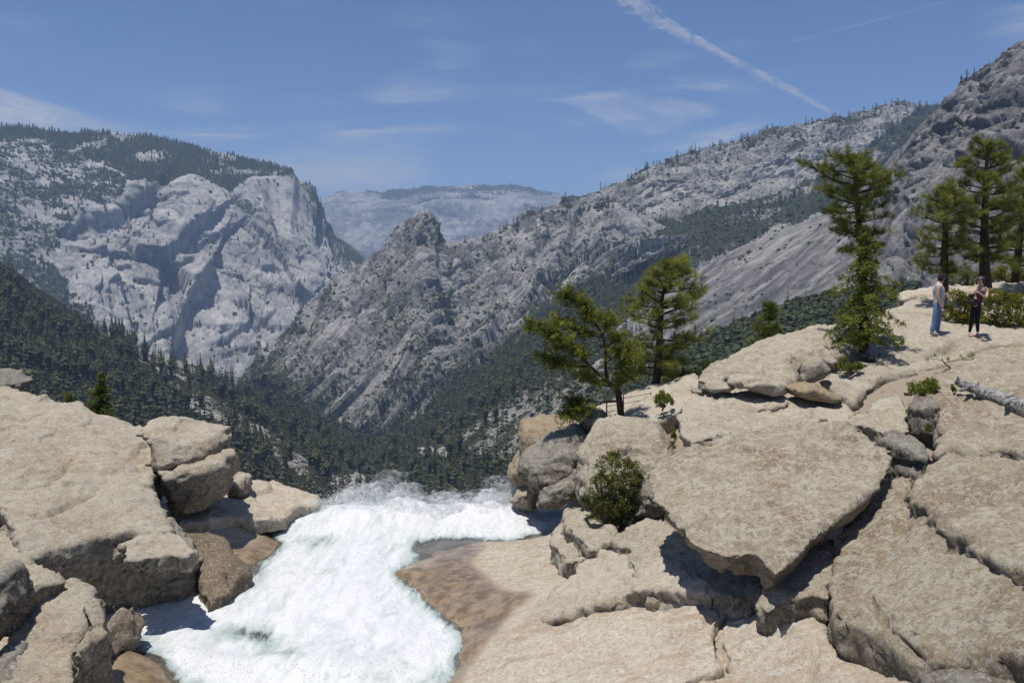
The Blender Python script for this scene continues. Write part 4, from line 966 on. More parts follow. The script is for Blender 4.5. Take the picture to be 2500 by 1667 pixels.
boulder('split_block', 'pale block split from the left slab by a deep crack', 'c1', [(690, 372), (650, 357), (770, 336), (880, 372), (960, 384), (1030, 388), (1056, 430), (1058, 500), (985, 540), (890, 530), (840, 560), (785, 540), (760, 470), (742, 432)], 18.4, depth=0.9, lean=0.55, mat=G_LEFT, voxel=0.055, smooth=1)
boulder('shaded_overhang_block', 'dark shaded block under the pale split block', 'c1', [(778, 520), (850, 520), (900, 495), (1000, 490), (1080, 478), (1112, 496), (1102, 590), (1062, 642), (1040, 702), (960, 762), (870, 797), (815, 802), (792, 690)], 18.0, depth=0.8, lean=-0.4, mat=G_LEFT, voxel=0.055, smooth=1)
slab('brink_shelf_rock', 'low flat shelf of pale granite at the brink on the left', 'c1', [(820, 815), (960, 720), (1060, 640), (1100, 612), (1160, 622), (1260, 632), (1400, 658), (1492, 690), (1490, 728), (1380, 748), (1340, 786), (1210, 800), (1100, 790), (960, 806)],
     [(604, 1176, 21.5), (776, 1225, 20.6), (469, 1267, 17.6)], thick=0.4, under=0.03, mat=G_BED, voxel=0.055, smooth=3)
boulder('shelf_boulder', 'small pale boulder on the left shelf', 'c1', [(1056, 665), (1080, 610), (1110, 592), (1150, 604), (1160, 640), (1166, 680), (1110, 692)], 20.0, depth=0.4, mat=G_LEFT, voxel=0.045)
slab('wet_rock', 'smooth brown wet rock sloping into the rapids on the left', 'c1', [(820, 850), (900, 870), (1000, 862), (1060, 890), (1080, 960), (1130, 1000), (1175, 1045), (1080, 1110), (1060, 1160), (970, 1185), (930, 1060), (900, 960)],
     [(469, 1303, 16.8), (599, 1392, 15.6), (500, 1465, 14.2)], thick=0.8, under=-0.1, mat=G_BROWN, voxel=0.055, smooth=3, bulge=0.15)
slab('blocky_rock', 'pale blocky rock at the bottom left, nearest the water', 'c1', [(70, 1200), (190, 1145), (290, 1085), (400, 1105), (440, 1125), (425, 1200), (412, 1280), (345, 1370), (338, 1450), (340, 1640), (-80, 1640), (20, 1430), (60, 1280)], [(151, 1415, 11.7), (0, 1667, 9.6), (170, 1667, 9.7)], thick=1.1, under=0.04, mat=G_LEFT, smooth=1, strata=0.12)
slab('upright_block', 'narrow block beside the bottom left rock', 'c1', [(396, 1205), (440, 1148), (482, 1180), (496, 1270), (500, 1325), (430, 1362), (352, 1440), (347, 1375), (412, 1290)], [(229, 1448, 11.2), (190, 1590, 9.9), (258, 1530, 10.6)], thick=1.0, under=0.05, mat=G_LEFT, voxel=0.045, smooth=1)
slab('cracked_slab', 'flat cracked cap of rock above the bottom left rock', 'c1', [(-60, 975), (100, 972), (180, 1005), (260, 1045), (310, 1092), (200, 1112), (130, 1160), (60, 1150), (-60, 1060)], [(50, 1360, 12.2), (150, 1415, 11.4), (50, 1440, 11.0)], thick=0.5, mat=G_LEFT, voxel=0.05, smooth=1)
boulder('rounded_stone', 'grey rounded stone cut by the left edge', 'c1', [(-60, 1060), (0, 1065), (60, 1170), (68, 1240), (30, 1350), (-60, 1390)], 10.4, depth=0.5, lean=0.3, mat=G_GREY, voxel=0.05)
boulder('corner_stone', 'grey stone in the bottom left corner', 'c1', [(-60, 1420), (30, 1440), (70, 1480), (140, 1535), (160, 1640), (-60, 1650)], 9.9, depth=0.5, lean=0.3, mat=G_GREY, voxel=0.05)
slab('narrow_slab', 'narrow sunlit strip of rock beside the left slab', 'c1', [(-60, 790), (0, 815), (90, 892), (135, 968), (160, 1010), (80, 995), (-60, 975)], [(10, 1290, 14.0), (60, 1350, 12.6), (0, 1355, 12.6)], thick=0.5, mat=G_LEFT, voxel=0.05)
boulder('wet_boulder', 'brown wet boulder at the river edge, bottom left', 'c1', [(345, 1470), (400, 1420), (460, 1380), (500, 1300), (530, 1255), (570, 1320), (600, 1400), (560, 1450), (490, 1530), (420, 1640), (340, 1640)], 12.0, depth=0.6, lean=0.4, mat=G_BROWN, voxel=0.05, smooth=1)
boulder('far_block', 'grey block at the far left edge above the slab', 'c1', [(-60, 105), (0, 108), (50, 128), (92, 160), (92, 196), (-60, 196)], 23.5, depth=0.8, lean=0.4, mat=G_GREY, voxel=0.06)

rsG = np.random.RandomState(6)
soil_ = (np.clip((gx - 1.0) / 1.2, 0, 1) * np.clip((gy - 13.6) / 0.8, 0, 1) + np.clip((gx - 6.0) / 1.0, 0, 1)) * (gy < 27)
k = rsG.choice(gx.size, 1500, p=soil_.ravel() / soil_.sum())
gp = np.stack([gx, gy, gz], -1).reshape(-1, 3)[k] + np.concatenate([rsG.uniform(-.05, .05, (1500, 2)), np.full((1500, 1), 0.0)], 1)
ico = bmesh.new(); bmesh.ops.create_icosphere(ico, subdivisions=1, radius=1.0)
iv = np.array([v.co for v in ico.verts], np.float32); it_ = np.array([[v.index for v in f.verts] for f in ico.faces], np.int32); ico.free()
stones = [(iv * (1 + 0.5 * rsG.uniform(-1, 1, (len(iv), 1))) * np.array([1.2, 0.9, 0.7]), it_) for q_ in range(6)]
V, T = merge(stones, rsG.randint(0, 6, 1500), gp, rsG.exponential(0.022, 1500) + 0.008, rsG.rand(1500) * 6.28)
tag(link('gravel', mesh_np('gravel', V, T, False), G_TAN), 'loose gravel and broken stones in the gaps between the rocks', 'gravel', kind='stuff')
# ------------------------------------------------------------------ water
def water_level(x, y):
    z = np.interp(y, [8, 10, 12, 14, 16, 18, 20, 21, 21.8, 22.6, 23.6, 25, 28], [-6.0, -6.1, -6.2, -6.35, -6.44, -6.50, -6.50, -6.52, -6.75, -7.5, -9.2, -13, -28])
    return z
wx, wy = np.meshgrid(np.linspace(-8.6, 2.4, 300), np.concatenate([np.linspace(10.0, 22.8, 350), np.linspace(22.9, 27, 20)]))
wz = water_level(wx, wy)
wb = np.concatenate([bed_z(wx[i:i + 40], wy[i:i + 40]) for i in range(0, wx.shape[0], 40)])
depth = wz - wb
deep = np.clip(depth / 0.75, 0, 1) ** 1.3
adv = np.stack([wx + 0.25 * np.sin(wy * 0.9), wy * 0.42, wx * 0], -1)
b1 = np.abs(fbm(adv / 1.5, 3, 0.55, seed=21)); b2 = np.abs(fbm(np.stack([wx, wy * 0.5, wx * 0], -1) / 0.6, 4, 0.5, seed=22)); b3 = fbm(np.stack([wx, wy * 0.5, wx * 0], -1) / 0.2, 3, 0.5, seed=23)
lip = np.exp(-((wy - 20.9) / 0.9) ** 2)
rapid = 0.42 + 0.5 * np.exp(-((wy - 19.4) / 1.6) ** 2) + 0.7 * lip + 0.35 * np.exp(-((wy - 12.0) / 1.0) ** 2)
wz = wz + deep * rapid * (b1 * 0.55 + b2 * 0.20 + b3 * 0.03 - 0.10)
# standing waves: a hollow near the bottom left, the roller left of the brink, the crest of the brink
def at_px(u, v, z): return PZ(u, v, z)[:2]
for (u, v, z), r, a in [((690, 1640, -6.1), 0.8, 0.30), ((600, 1560, -6.2), 0.55, -0.30), ((820, 1625, -6.1), 0.8, 0.22), ((640, 1330, -6.4), 0.7, 0.25), ((830, 1255, -6.5), 1.0, 0.55), ((1000, 1245, -6.5), 0.6, 0.5), ((1180, 1262, -6.5), 0.9, -0.12), ((1320, 1260, -6.5), 0.5, -0.3), ((930, 1260, -6.5), 0.8, 0.25), ((1200, 1262, -6.5), 0.9, 0.15), ((400, 1600, -6.2), 0.5, 0.1)]:
    cx, cy = at_px(u, v, z); wz += deep * a * np.exp(-(((wx - cx) ** 2 + (wy - cy) ** 2) / r ** 2))
ws = np.stack([wx, wy, wz], -1)
pu, pv = proj(ws)
st = fbm(np.stack([wx * 2.2, wy * 0.7, wx * 0], -1), 5, 0.6, seed=31)
foam = 1.0 + 0.5 * st + 0.35 * (b1 - 0.2)
hu, hv = pu + 60 * st, pv + 50 * fbm(np.stack([wx, wy, wx * 0], -1) / 0.8, 3, seed=41)
foam -= 0.75 * np.exp(-(((hu - 610) / 110) ** 2 + ((hv - 1560 - (hu - 610) * 0.25) / 26) ** 2))
foam -= 0.45 * np.exp(-(((pu - 760) / 80) ** 2 + ((pv - 1322) / 14) ** 2))
foam -= 0.9 * np.exp(-(((pu - 1340) / 60) ** 2 + ((pv - 1318) / 16) ** 2)) + 0.5 * np.exp(-(((pu - 1350) / 30) ** 2 + ((pv - 1270) / 40) ** 2))
foam -= 1.25 * np.exp(-(((pu - 1090) / 90) ** 2 + ((pv - 1335) / 24) ** 2)) + 1.1 * np.exp(-(((pu - 580) / 60) ** 2 + ((pv - 1400) / 30) ** 2)) + 0.9 * np.exp(-(((pu - 640) / 70) ** 2 + ((pv - 1290) / 16) ** 2)) + 1.1 * np.exp(-(((pu - 340) / 60) ** 2 + ((pv - 1620) / 60) ** 2))
foam -= (1 - np.clip(depth / 0.17, 0, 1)) * 1.1
n0, n1 = wx.shape
idx = np.arange(n0 * n1).reshape(n0, n1)
me = mesh_np('river', ws, np.stack([idx[:-1, :-1], idx[:-1, 1:], idx[1:, 1:], idx[1:, :-1]], -1).reshape(-1, 4))
set_attr(me, 'foam', foam)
m, t = new_mat('white_water')
p = t.pos()
f = t.math('ADD', t.attr('foam'), t.math('MULTIPLY', t.math('SUBTRACT', t.noise(t.scale(p, (1, 0.36, 1)), 4.0, 8, 0.72, 1.2), 0.5), 1.9))
fm = t.ramp(f, 0.0, 0.40)
hb_ = t.noise(t.scale(p, (1, 0.55, 1)), 4.0, 6, 0.60, 0.8)
hb_ = t.math('ADD', hb_, t.math('MULTIPLY', t.noise(t.scale(p, (1, 0.6, 1)), 24.0, 4, 0.65), 0.14))
nb = t.bump(hb_, 0.45, 0.08)
fo = t.node('ShaderNodeBsdfPrincipled', ins={'Base Color': t.mix(t.math('MULTIPLY', t.ramp(t.noise(t.node('ShaderNodeMapping', ins={'Vector': p, 'Rotation': (0, 0, math.radians(-14)), 'Scale': (1.0, 0.13, 1.0)}).outputs[0], 3.0, 5, 0.6, 0.8), 0.48, 0.68), 0.6), t.mix(t.ramp(f, 0.25, 1.10), (0.32, 0.385, 0.36), (0.655, 0.665, 0.665)), (0.52, 0.555, 0.55)), 'Roughness': 0.55, 'Specular IOR Level': 0.3, 'Normal': nb})
cw = t.node('ShaderNodeBsdfPrincipled', ins={'Base Color': (0.94, 0.97, 0.94), 'Roughness': 0.12, 'Transmission Weight': 0.95, 'IOR': 1.33, 'Normal': t.bump(hb_, 0.5, 0.05)})
mx = t.node('ShaderNodeMixShader', ins={0: fm}); t.l.new(cw.outputs[0], mx.inputs[1]); t.l.new(fo.outputs[0], mx.inputs[2])
t.l.new(mx.outputs[0], t.node('ShaderNodeOutputMaterial').inputs[0])
tag(link('river_water', me, m), kind='structure')

# flying spray above the brink and the rollers
rsS = np.random.RandomState(9)
pick = rsS.choice(n0 * n1, 130000)
sp_ = ws.reshape(-1, 3)[pick]; du, dv = pu.ravel()[pick], pv.ravel()[pick]; dep_ = depth.ravel()[pick]
jet = 0.30 * np.exp(-((sp_[:, 1] - 21.0) / 0.8) ** 2) * (0.5 + 1.2 * np.clip(fbm(np.stack([sp_[:, 0] / 0.55, sp_[:, 0] * 0, sp_[:, 0] * 0 + 4], -1), 3, seed=2) + 0.15, 0, 1) * 2)
jet += 0.06 * np.exp(-((sp_[:, 1] - 17.5) / 1.0) ** 2) * (sp_[:, 0] < -4.5) + 0.05 * (dep_ < 0.4) + 0.022
ok = (dep_ > 0.08) & (sp_[:, 1] < 22.2) & (jet > 0.015) & (rsS.rand(len(jet)) < np.clip(jet * 2.6, 0, 1))
sp_, jet = sp_[ok], jet[ok]
hgt = rsS.exponential(1.0, len(jet)) * jet
sp_ = sp_ + np.stack([rsS.normal(0, 0.05, len(jet)) + 0.1 * hgt, rsS.normal(0, 0.08, len(jet)), hgt], -1)
siz = rsS.uniform(0.0025, 0.0085, len(jet)) * np.clip(1.25 - hgt * 0.6, 0.4, 1.2)
octv = np.array([(1, 0, 0), (-1, 0, 0), (0, 1, 0), (0, -1, 0), (0, 0, 1.2), (0, 0, -1.2)], np.float32)
octf = np.array([(0, 2, 4), (2, 1, 4), (1, 3, 4), (3, 0, 4), (2, 0, 5), (1, 2, 5), (3, 1, 5), (0, 3, 5)], np.int32)
V, T = merge([(octv, octf)], np.zeros(len(jet), int), sp_, siz, rsS.rand(len(jet)) * 6.28)
m, t = new_mat('spray_drops'); b_ = finish(t, (0.8, 0.83, 0.85), 0.4, None, spec=0.3)
tr = t.node('ShaderNodeBsdfTranslucent', ins={'Color': (0.85, 0.88, 0.9)}); mx = t.node('ShaderNodeMixShader', ins={0: 0.5}); t.l.new(b_.outputs[0], mx.inputs[1]); t.l.new(tr.outputs[0], mx.inputs[2])
t.l.new(mx.outputs[0], [n_ for n_ in t.n if n_.type == 'OUTPUT_MATERIAL'][0].inputs[0])
tag(link('spray', mesh_np('spray', V, T, True), m), 'white spray of drops flying over the brink of the falls', 'spray', kind='stuff')

# thin mist over the brink: many faint veils
rsM = np.random.RandomState(2)
bm = bmesh.new()
for k in range(70):
    x = rsM.uniform(-5.4, 0.7); big = max(0.0, math.sin(x * 1.7 + 1.0)) + 0.35
    c = Vector((x, rsM.uniform(20.3, 21.8), -6.42 + rsM.uniform(-0.1, 0.38) * big))
    r = rsM.uniform(0.12, 0.42)
    g = bmesh.ops.create_icosphere(bm, subdivisions=2, radius=1.0)
    for v in g['verts']:
        n_ = float(pn(np.array([np.array(v.co) * 1.5 + k * 3.7]))[0])
        v.co = c + Vector((v.co.x * r * 1.3, v.co.y * r, v.co.z * r * 0.8)) * (1 + 0.9 * n_)
me = bpy.data.meshes.new('mist'); bm.to_mesh(me); bm.free(); me.polygons.foreach_set('use_smooth', np.ones(len(me.polygons), bool))
m, t = new_mat('mist_veil')
df = t.node('ShaderNodeBsdfDiffuse', ins={'Color': (0.85, 0.87, 0.88)}); tl = t.node('ShaderNodeBsdfTranslucent', ins={'Color': (0.85, 0.87, 0.88)})
w1 = t.node('ShaderNodeMixShader', ins={0: 0.5}); t.l.new(df.outputs[0], w1.inputs[1]); t.l.new(tl.outputs[0], w1.inputs[2])
al = t.math('MULTIPLY', t.ramp(t.noise(t.pos(), 9.0, 6, 0.7, 0.5), 0.40, 0.66), 0.28)
mx = t.node('ShaderNodeMixShader', ins={0: al}); t.l.new(t.node('ShaderNodeBsdfTransparent').outputs[0], mx.inputs[1]); t.l.new(w1.outputs[0], mx.inputs[2])
t.l.new(mx.outputs[0], t.node('ShaderNodeOutputMaterial').inputs[0])
tag(link('mist', me, m), 'thin white mist over the brink of the falls', 'mist', kind='stuff')

# ------------------------------------------------------------------ plants of the foreground
M_BARK = wood_mat('pine_bark', (0.028, 0.020, 0.016), (0.085, 0.055, 0.040))
M_TWIG = wood_mat('grey_twigs', (0.05, 0.042, 0.035), (0.13, 0.115, 0.10))
M_PINE = leaf_mat('pine_needles', (0.12, 0.145, 0.026), (0.36, 0.365, 0.085), 2.2, 0.45, 0.5)
M_FIR = leaf_mat('fir_needles', (0.07, 0.10, 0.018), (0.25, 0.275, 0.045), 3.0, 0.45, 0.55)
M_OAK = leaf_mat('leaning_tree_leaves', (0.12, 0.145, 0.022), (0.40, 0.40, 0.065), 2.5, 0.45, 0.5)
M_MANZ = leaf_mat('manzanita_leaves', (0.085, 0.100, 0.014), (0.300, 0.275, 0.030), 2.2, 0.4, 0.5)
M_BUSH = leaf_mat('bush_leaves', (0.075, 0.085, 0.020), (0.26, 0.25, 0.06), 3.0, 0.35, 0.5)
M_BRIGHT = leaf_mat('bright_leaves', (0.08, 0.115, 0.015), (0.22, 0.26, 0.04), 3.0, 0.3, 0.5)

def tube(path, radii, sides=7):
    path = np.asarray(path, float); n = len(path)
    tan = np.gradient(path, axis=0); tan /= np.linalg.norm(tan, axis=1)[:, None] + 1e-9
    ref = np.array([0.31, 0.9, 0.2]); V = []
    for i in range(n):
        a = np.cross(tan[i], ref); a /= np.linalg.norm(a); b = np.cross(tan[i], a)
        for k in range(sides):
            th = 6.2832 * k / sides
            V.append(path[i] + radii[i] * (math.cos(th) * a + math.sin(th) * b))
    T = []
    for i in range(n - 1):
        for k in range(sides):
            p0, p1 = i * sides + k, i * sides + (k + 1) % sides
            T += [(p0, p1, p1 + sides), (p0, p1 + sides, p0 + sides)]
    V.append(path[-1] + tan[-1] * radii[-1]); e = len(V) - 1
    T += [((n - 1) * sides + k, (n - 1) * sides + (k + 1) % sides, e) for k in range(sides)]
    V.append(path[0]); e = len(V) - 1
    T += [((k + 1) % sides, k, e) for k in range(sides)]
    return np.array(V, np.float32), np.array(T, np.int32)
class Soup:
    def __init__(s): s.V = []; s.T = []; s.n = 0
    def add(s, V, T):
        s.V.append(np.asarray(V, np.float32)); s.T.append(np.asarray(T, np.int32) + s.n); s.n += len(V)
    def obj(s, name, mat, parent=None, smooth=True):
        V = np.concatenate(s.V); T = np.concatenate(s.T)
        if parent is not None: V = V - np.array(parent.location, np.float32)
        return link(name, mesh_np(name, V, T, smooth), mat, parent)
def smooth_path(pts, n=8):
    pts = np.asarray(pts, float); t = np.linspace(0, 1, len(pts)); q = np.linspace(0, 1, n)
    o = np.stack([np.interp(q, t, pts[:, k]) for k in range(3)], -1)
    for _ in range(2): o[1:-1] = (o[:-2] + 2 * o[1:-1] + o[2:]) / 4
    return o
def unit(v): return v / (np.linalg.norm(v, axis=-1, keepdims=True) + 1e-9)
def blades(C, D, n, length, width, spread, rs):
    """n needles from each centre C around the direction D"""
    C = np.repeat(C, n, 0); D = np.repeat(D, n, 0)
    d = unit(D + rs.normal(size=D.shape) * spread)
    L = length * rs.uniform(0.65, 1.15, (len(C), 1))
    s = unit(np.cross(d, rs.normal(size=d.shape))) * width
    V = np.stack([C - s, C + s, C + d * L + s * 0.3, C + d * L - s * 0.3], 1).reshape(-1, 3)
    i = np.arange(len(C))[:, None] * 4
    return V, np.concatenate([i + np.array([[0, 1, 2]]), i + np.array([[0, 2, 3]])])
def leaves(C, rad, n, size, rs, flat=0.5):
    C = np.repeat(C, n, 0); k = len(C)
    c = C + unit(rs.normal(size=(k, 3))) * rad * rs.rand(k, 1) ** 0.5
    nrm = unit(rs.normal(size=(k, 3)) + np.array([0, 0, flat])); a = unit(np.cross(nrm, rs.normal(size=(k, 3)))); b = np.cross(nrm, a)
    s = size * rs.uniform(0.6, 1.3, (k, 1))
    V = np.stack([c - a * s, c + b * s * 0.55 + nrm * s * 0.1, c + a * s, c - b * s * 0.55 + nrm * s * 0.1], 1).reshape(-1, 3)
    i = np.arange(k)[:, None] * 4
    return V, np.concatenate([i + np.array([[0, 1, 2]]), i + np.array([[0, 2, 3]])])
def root_at(name, loc, label, cat, group=None):
    e = bpy.data.objects.new(name, None); COL.objects.link(e); e.location = [float(v) for v in loc]; e.empty_display_size = 0.2
    return tag(e, label, cat, group)

def pine(label, trunk_px, Y, r0, prof_l, prof_r, crown=(0.3, 1.0), whorls=13, per=4, seed=1, tuft=0.17, rise=0.35, mat=None, extra=1.0, name='pine_tree'):
    """trunk_px: base to top; prof_l/prof_r: crown half widths (px) at equal steps from crown base to top"""
    rs = np.random.RandomState(seed)
    pts = np.array([P(u, v, Y) for u, v in trunk_px]); px = Y / F_PX
    rt = root_at(name, pts[0], label, 'tree', 'pines on the granite bank')
    path = smooth_path(pts, 14)
    sp0 = Soup(); sp0.add(*tube(path, r0 * (1 - 0.85 * np.linspace(0, 1, 14) ** 1.2), 10)); sp0.obj('trunk', M_BARK, rt)
    br = Soup(); C, D = [], []
    t14 = np.linspace(0, 1, 14)
    def at(f): return np.array([np.interp(f, t14, path[:, k]) for k in range(3)])
    for w in range(whorls):
        f0 = (w + rs.uniform(-.3, .3)) / (whorls - 1.0); f0 = min(max(f0, 0), 1)
        f = crown[0] + (crown[1] - 0.03 - crown[0]) * f0
        wl = np.interp(f0, np.linspace(0, 1, len(prof_l)), prof_l) * px; wr = np.interp(f0, np.linspace(0, 1, len(prof_r)), prof_r) * px
        for j in range(per):
            az = 6.283 * (j + rs.uniform(-.35, .35)) / per + w * 2.4
            cx = math.cos(az); L = (wr if cx > 0 else wl) * (0.35 + 0.65 * abs(cx) ** 0.6) * rs.uniform(0.6, 1.12)
            L = max(L, 0.12)
            b0 = at(f); dr = np.array([cx, math.sin(az), rs.uniform(-0.15, 0.25) + rise * (f0 - 0.4)])
            n = 7; q = np.linspace(0, 1, n)[:, None]
            bp_ = b0 + dr * L * q + np.array([0, 0, 1.0]) * (rise * L * 0.45) * q ** 2.2 + rs.normal(0, 0.035 * L, (n, 3)) * q
            br.add(*tube(bp_, (0.10 * r0 + 0.018 * L) * (1.05 - np.linspace(0, 1, n)), 5))
            for k in range(int(3 + L * 9 * extra)):
                s_ = rs.uniform(0.35, 1.0); i0 = s_ * (n - 1); p0 = bp_[int(i0)] * (1 - i0 % 1) + bp_[min(int(i0) + 1, n - 1)] * (i0 % 1)
                sd = unit(dr + rs.normal(0, 0.75, 3) * np.array([1, 1, 0.5]) + np.array([0, 0, 0.35])); l2 = rs.uniform(0.10, 0.30) * min(1.0, L)
                e = p0 + sd * l2
                br.add(*tube(np.array([p0, (p0 + e) / 2 + rs.normal(0, .01, 3), e]), [0.008, 0.007, 0.005], 3))
                C.append(e); D.append(unit(sd + np.array([0, 0, 0.5])))
            C.append(bp_[-1]); D.append(unit(dr + np.array([0, 0, 0.6])))
    for k in range(5):
        C.append(path[-1] - np.array([0, 0, 0.05 * k])); D.append(np.array([rs.normal(0, .3), rs.normal(0, .3), 1.0]))
    br.obj('branches', M_BARK, rt)
    cr = Soup(); cr.add(*blades(np.array(C), np.array(D), 34, tuft * 1.1, 0.0046, 0.66, rs)); cr.obj('crown', mat or M_PINE, rt, False)
    return rt
def fir(label, trunk_px, Y, r0, prof, seed, whorls=17, per=6, mat=None, droop=0.55, name='fir_tree'):
    rs = np.random.RandomState(seed)
    pts = np.array([P(u, v, Y) for u, v in trunk_px]); px = Y / F_PX
    rt = root_at(name, pts[0], label, 'tree')
    path = smooth_path(pts, 12)
    s0 = Soup(); s0.add(*tube(path, r0 * (1 - 0.9 * np.linspace(0, 1, 12)), 9)); s0.obj('trunk', M_BARK, rt)
    br = Soup(); C = []; t12 = np.linspace(0, 1, 12)
    for w in range(whorls):
        f0 = (w + rs.uniform(-.2, .2)) / (whorls - 1.0); f = 0.14 + 0.84 * f0
        R = np.interp(f0, np.linspace(0, 1, len(prof)), prof) * px
        b0 = np.array([np.interp(f, t12, path[:, k]) for k in range(3)])
        for j in range(per):
            az = 6.283 * (j + rs.uniform(-.4, .4)) / per + w * 1.7; L = max(R * rs.uniform(0.3, 1.2) * (1 + 0.4 * math.sin(az * 2 + w * 0.9)), 0.06); L = min(L, 1.2 * R + 0.05)
            q = np.linspace(0, 1, 7)[:, None]
            bp_ = b0 + np.array([math.cos(az), math.sin(az), 0.12]) * L * q - np.array([0, 0, droop * L]) * q ** 1.8
            br.add(*tube(bp_, (0.006 + 0.012 * L) * (1.05 - np.linspace(0, 1, 7)), 4))
            side = np.array([-math.sin(az), math.cos(az), 0])
            for k in range(int(4 + L * 26)):
                s_ = rs.uniform(0.15, 1.0); i0 = s_ * 6; p0 = bp_[int(i0)] * (1 - i0 % 1) + bp_[min(int(i0) + 1, 6)] * (i0 % 1)
                l2 = 0.22 * L * (1.15 - s_) + 0.05
                e = p0 + side * rs.choice([-1, 1]) * l2 * rs.uniform(0.3, 1) + np.array([rs.normal(0, .02), rs.normal(0, .02), -abs(rs.normal(0, 0.07))])
                C += [e, (p0 + e) / 2]
    C += [path[-1] - np.array([0, 0, 0.04 * k]) for k in range(6)]
    br.obj('branches', M_TWIG, rt)
    cr = Soup(); cr.add(*leaves(np.array(C), 0.06, 6, 0.028, rs)); cr.obj('crown', mat or M_FIR, rt, False)
    return rt
def bush(name, label, crop, outline, Y, depth, n, leaf=0.03, rad=0.09, per=16, mat=None, seed=1, cat='bush', group=None, floor=True):
    """leaf clusters filling the volume behind a traced outline"""
    rs = np.random.RandomState(seed)
    o = np.array(conv(crop, outline)); lo, hi = o.min(0), o.max(0); C = []
    cu, cv = o.mean(0)
    while len(C) < n:
        u, v = rs.uniform(lo, hi)
        if not inpoly(np.array(u), np.array(v), [tuple(q) for q in o]): continue
        r = min(1.0, math.hypot((u - cu) / (hi[0] - lo[0]) * 2, (v - cv) / (hi[1] - lo[1]) * 2))
        yy = Y + depth * math.sqrt(max(0.05, 1 - r * r)) * rs.choice([-1, -1, 1]) * rs.uniform(0.4, 1.0)
        c = P(u, v, Y); c[1] = yy
        if pn(np.array([c * 3.4 + seed])) [0] < -0.12: continue
        C.append(c)
    C = np.array(C); b0 = P(cu, hi[1] - 0.06 * (hi[1] - lo[1]), Y)
    rt = root_at(name, b0, label, cat, group)
    st_ = Soup()
    for k in range(min(26, n // 8) if n > 60 else 1):
        e = C[rs.randint(len(C))]; p = b0 + rs.normal(0, 0.06, 3)
        st_.add(*tube(smooth_path([p, p * 0.5 + e * 0.5 + rs.normal(0, .05, 3), e], 5), [0.016, 0.013, 0.010, 0.008, 0.005], 4))
    st_.obj('stems', M_TWIG, rt)
    cr = Soup(); cr.add(*leaves(C, rad, per, leaf, rs)); cr.obj('foliage', mat or M_BUSH, rt, False)
    return rt

pine('gnarled pine with a dark trunk, right of the leaning tree', [(1597, 985), (1602, 930), (1608, 880), (1612, 800), (1614, 740), (1622, 690), (1640, 640)], 22.5, 0.13,
     [70, 85, 95, 88, 60, 25], [60, 110, 95, 118, 90, 35], crown=(0.22, 1.0), whorls=17, per=5, seed=3, tuft=0.17, extra=1.35)
pine('flat-topped pine rising behind the bright fir', [(2108, 850), (2110, 760), (2108, 660), (2100, 560), (2092, 500), (2088, 440), (2082, 384)], 21.6, 0.13,
     [60, 85, 105, 85, 128, 90, 34], [50, 60, 70, 80, 112, 66, 26], crown=(0.42, 1.0), whorls=13, per=5, seed=8, tuft=0.17, extra=1.4)
pine('shorter pine behind the man, left of the tallest pine', [(2304, 715), (2306, 640), (2308, 560), (2310, 500), (2312, 466)], 27.0, 0.15,
     [60, 72, 75, 50, 25], [45, 50, 55, 45, 20], crown=(0.16, 1.0), whorls=13, per=5, seed=12, tuft=0.2)
pine('tallest pine with a thick trunk behind the woman', [(2408, 705), (2402, 640), (2404, 540), (2407, 440), (2412, 350)], 27.5, 0.19,
     [50, 85, 100, 70, 55, 30], [50, 70, 95, 80, 60, 30], crown=(0.24, 1.0), whorls=17, per=5, seed=15, tuft=0.2, extra=1.2)
pine('pine cut off by the right edge', [(2478, 690), (2484, 640), (2492, 560), (2500, 480), (2506, 420)], 29.0, 0.15,
     [50, 70, 55, 25], [60, 70, 60, 30], crown=(0.2, 1.0), whorls=12, per=5, seed=18, tuft=0.2)
pine('young bushy pine below the dome edge', [(1880, 900), (1879, 840), (1878, 745)], 24.5, 0.05, [44, 54, 46, 34, 22, 12], [44, 56, 46, 32, 20, 12], crown=(0.05, 1.0), whorls=12, per=6, seed=21, tuft=0.15)
fir('bright green drooping fir in front of the flat-topped pine', [(2106, 862), (2108, 800), (2112, 700), (2114, 620), (2114, 548)], 20.6, 0.09, [48, 88, 104, 100, 84, 66, 50, 38, 22, 8], 4, whorls=21, per=6, droop=0.45)
fir('small bright fir behind the left bank slab', [(238, 1040), (242, 980), (248, 908)], 25.0, 0.04, [46, 50, 42, 30, 18, 6], 6, whorls=14, per=6)
fir('tiny bright fir sapling left of the small fir', [(168, 1000), (166, 960)], 25.0, 0.02, [28, 22, 12, 4], 9, whorls=7, per=5)

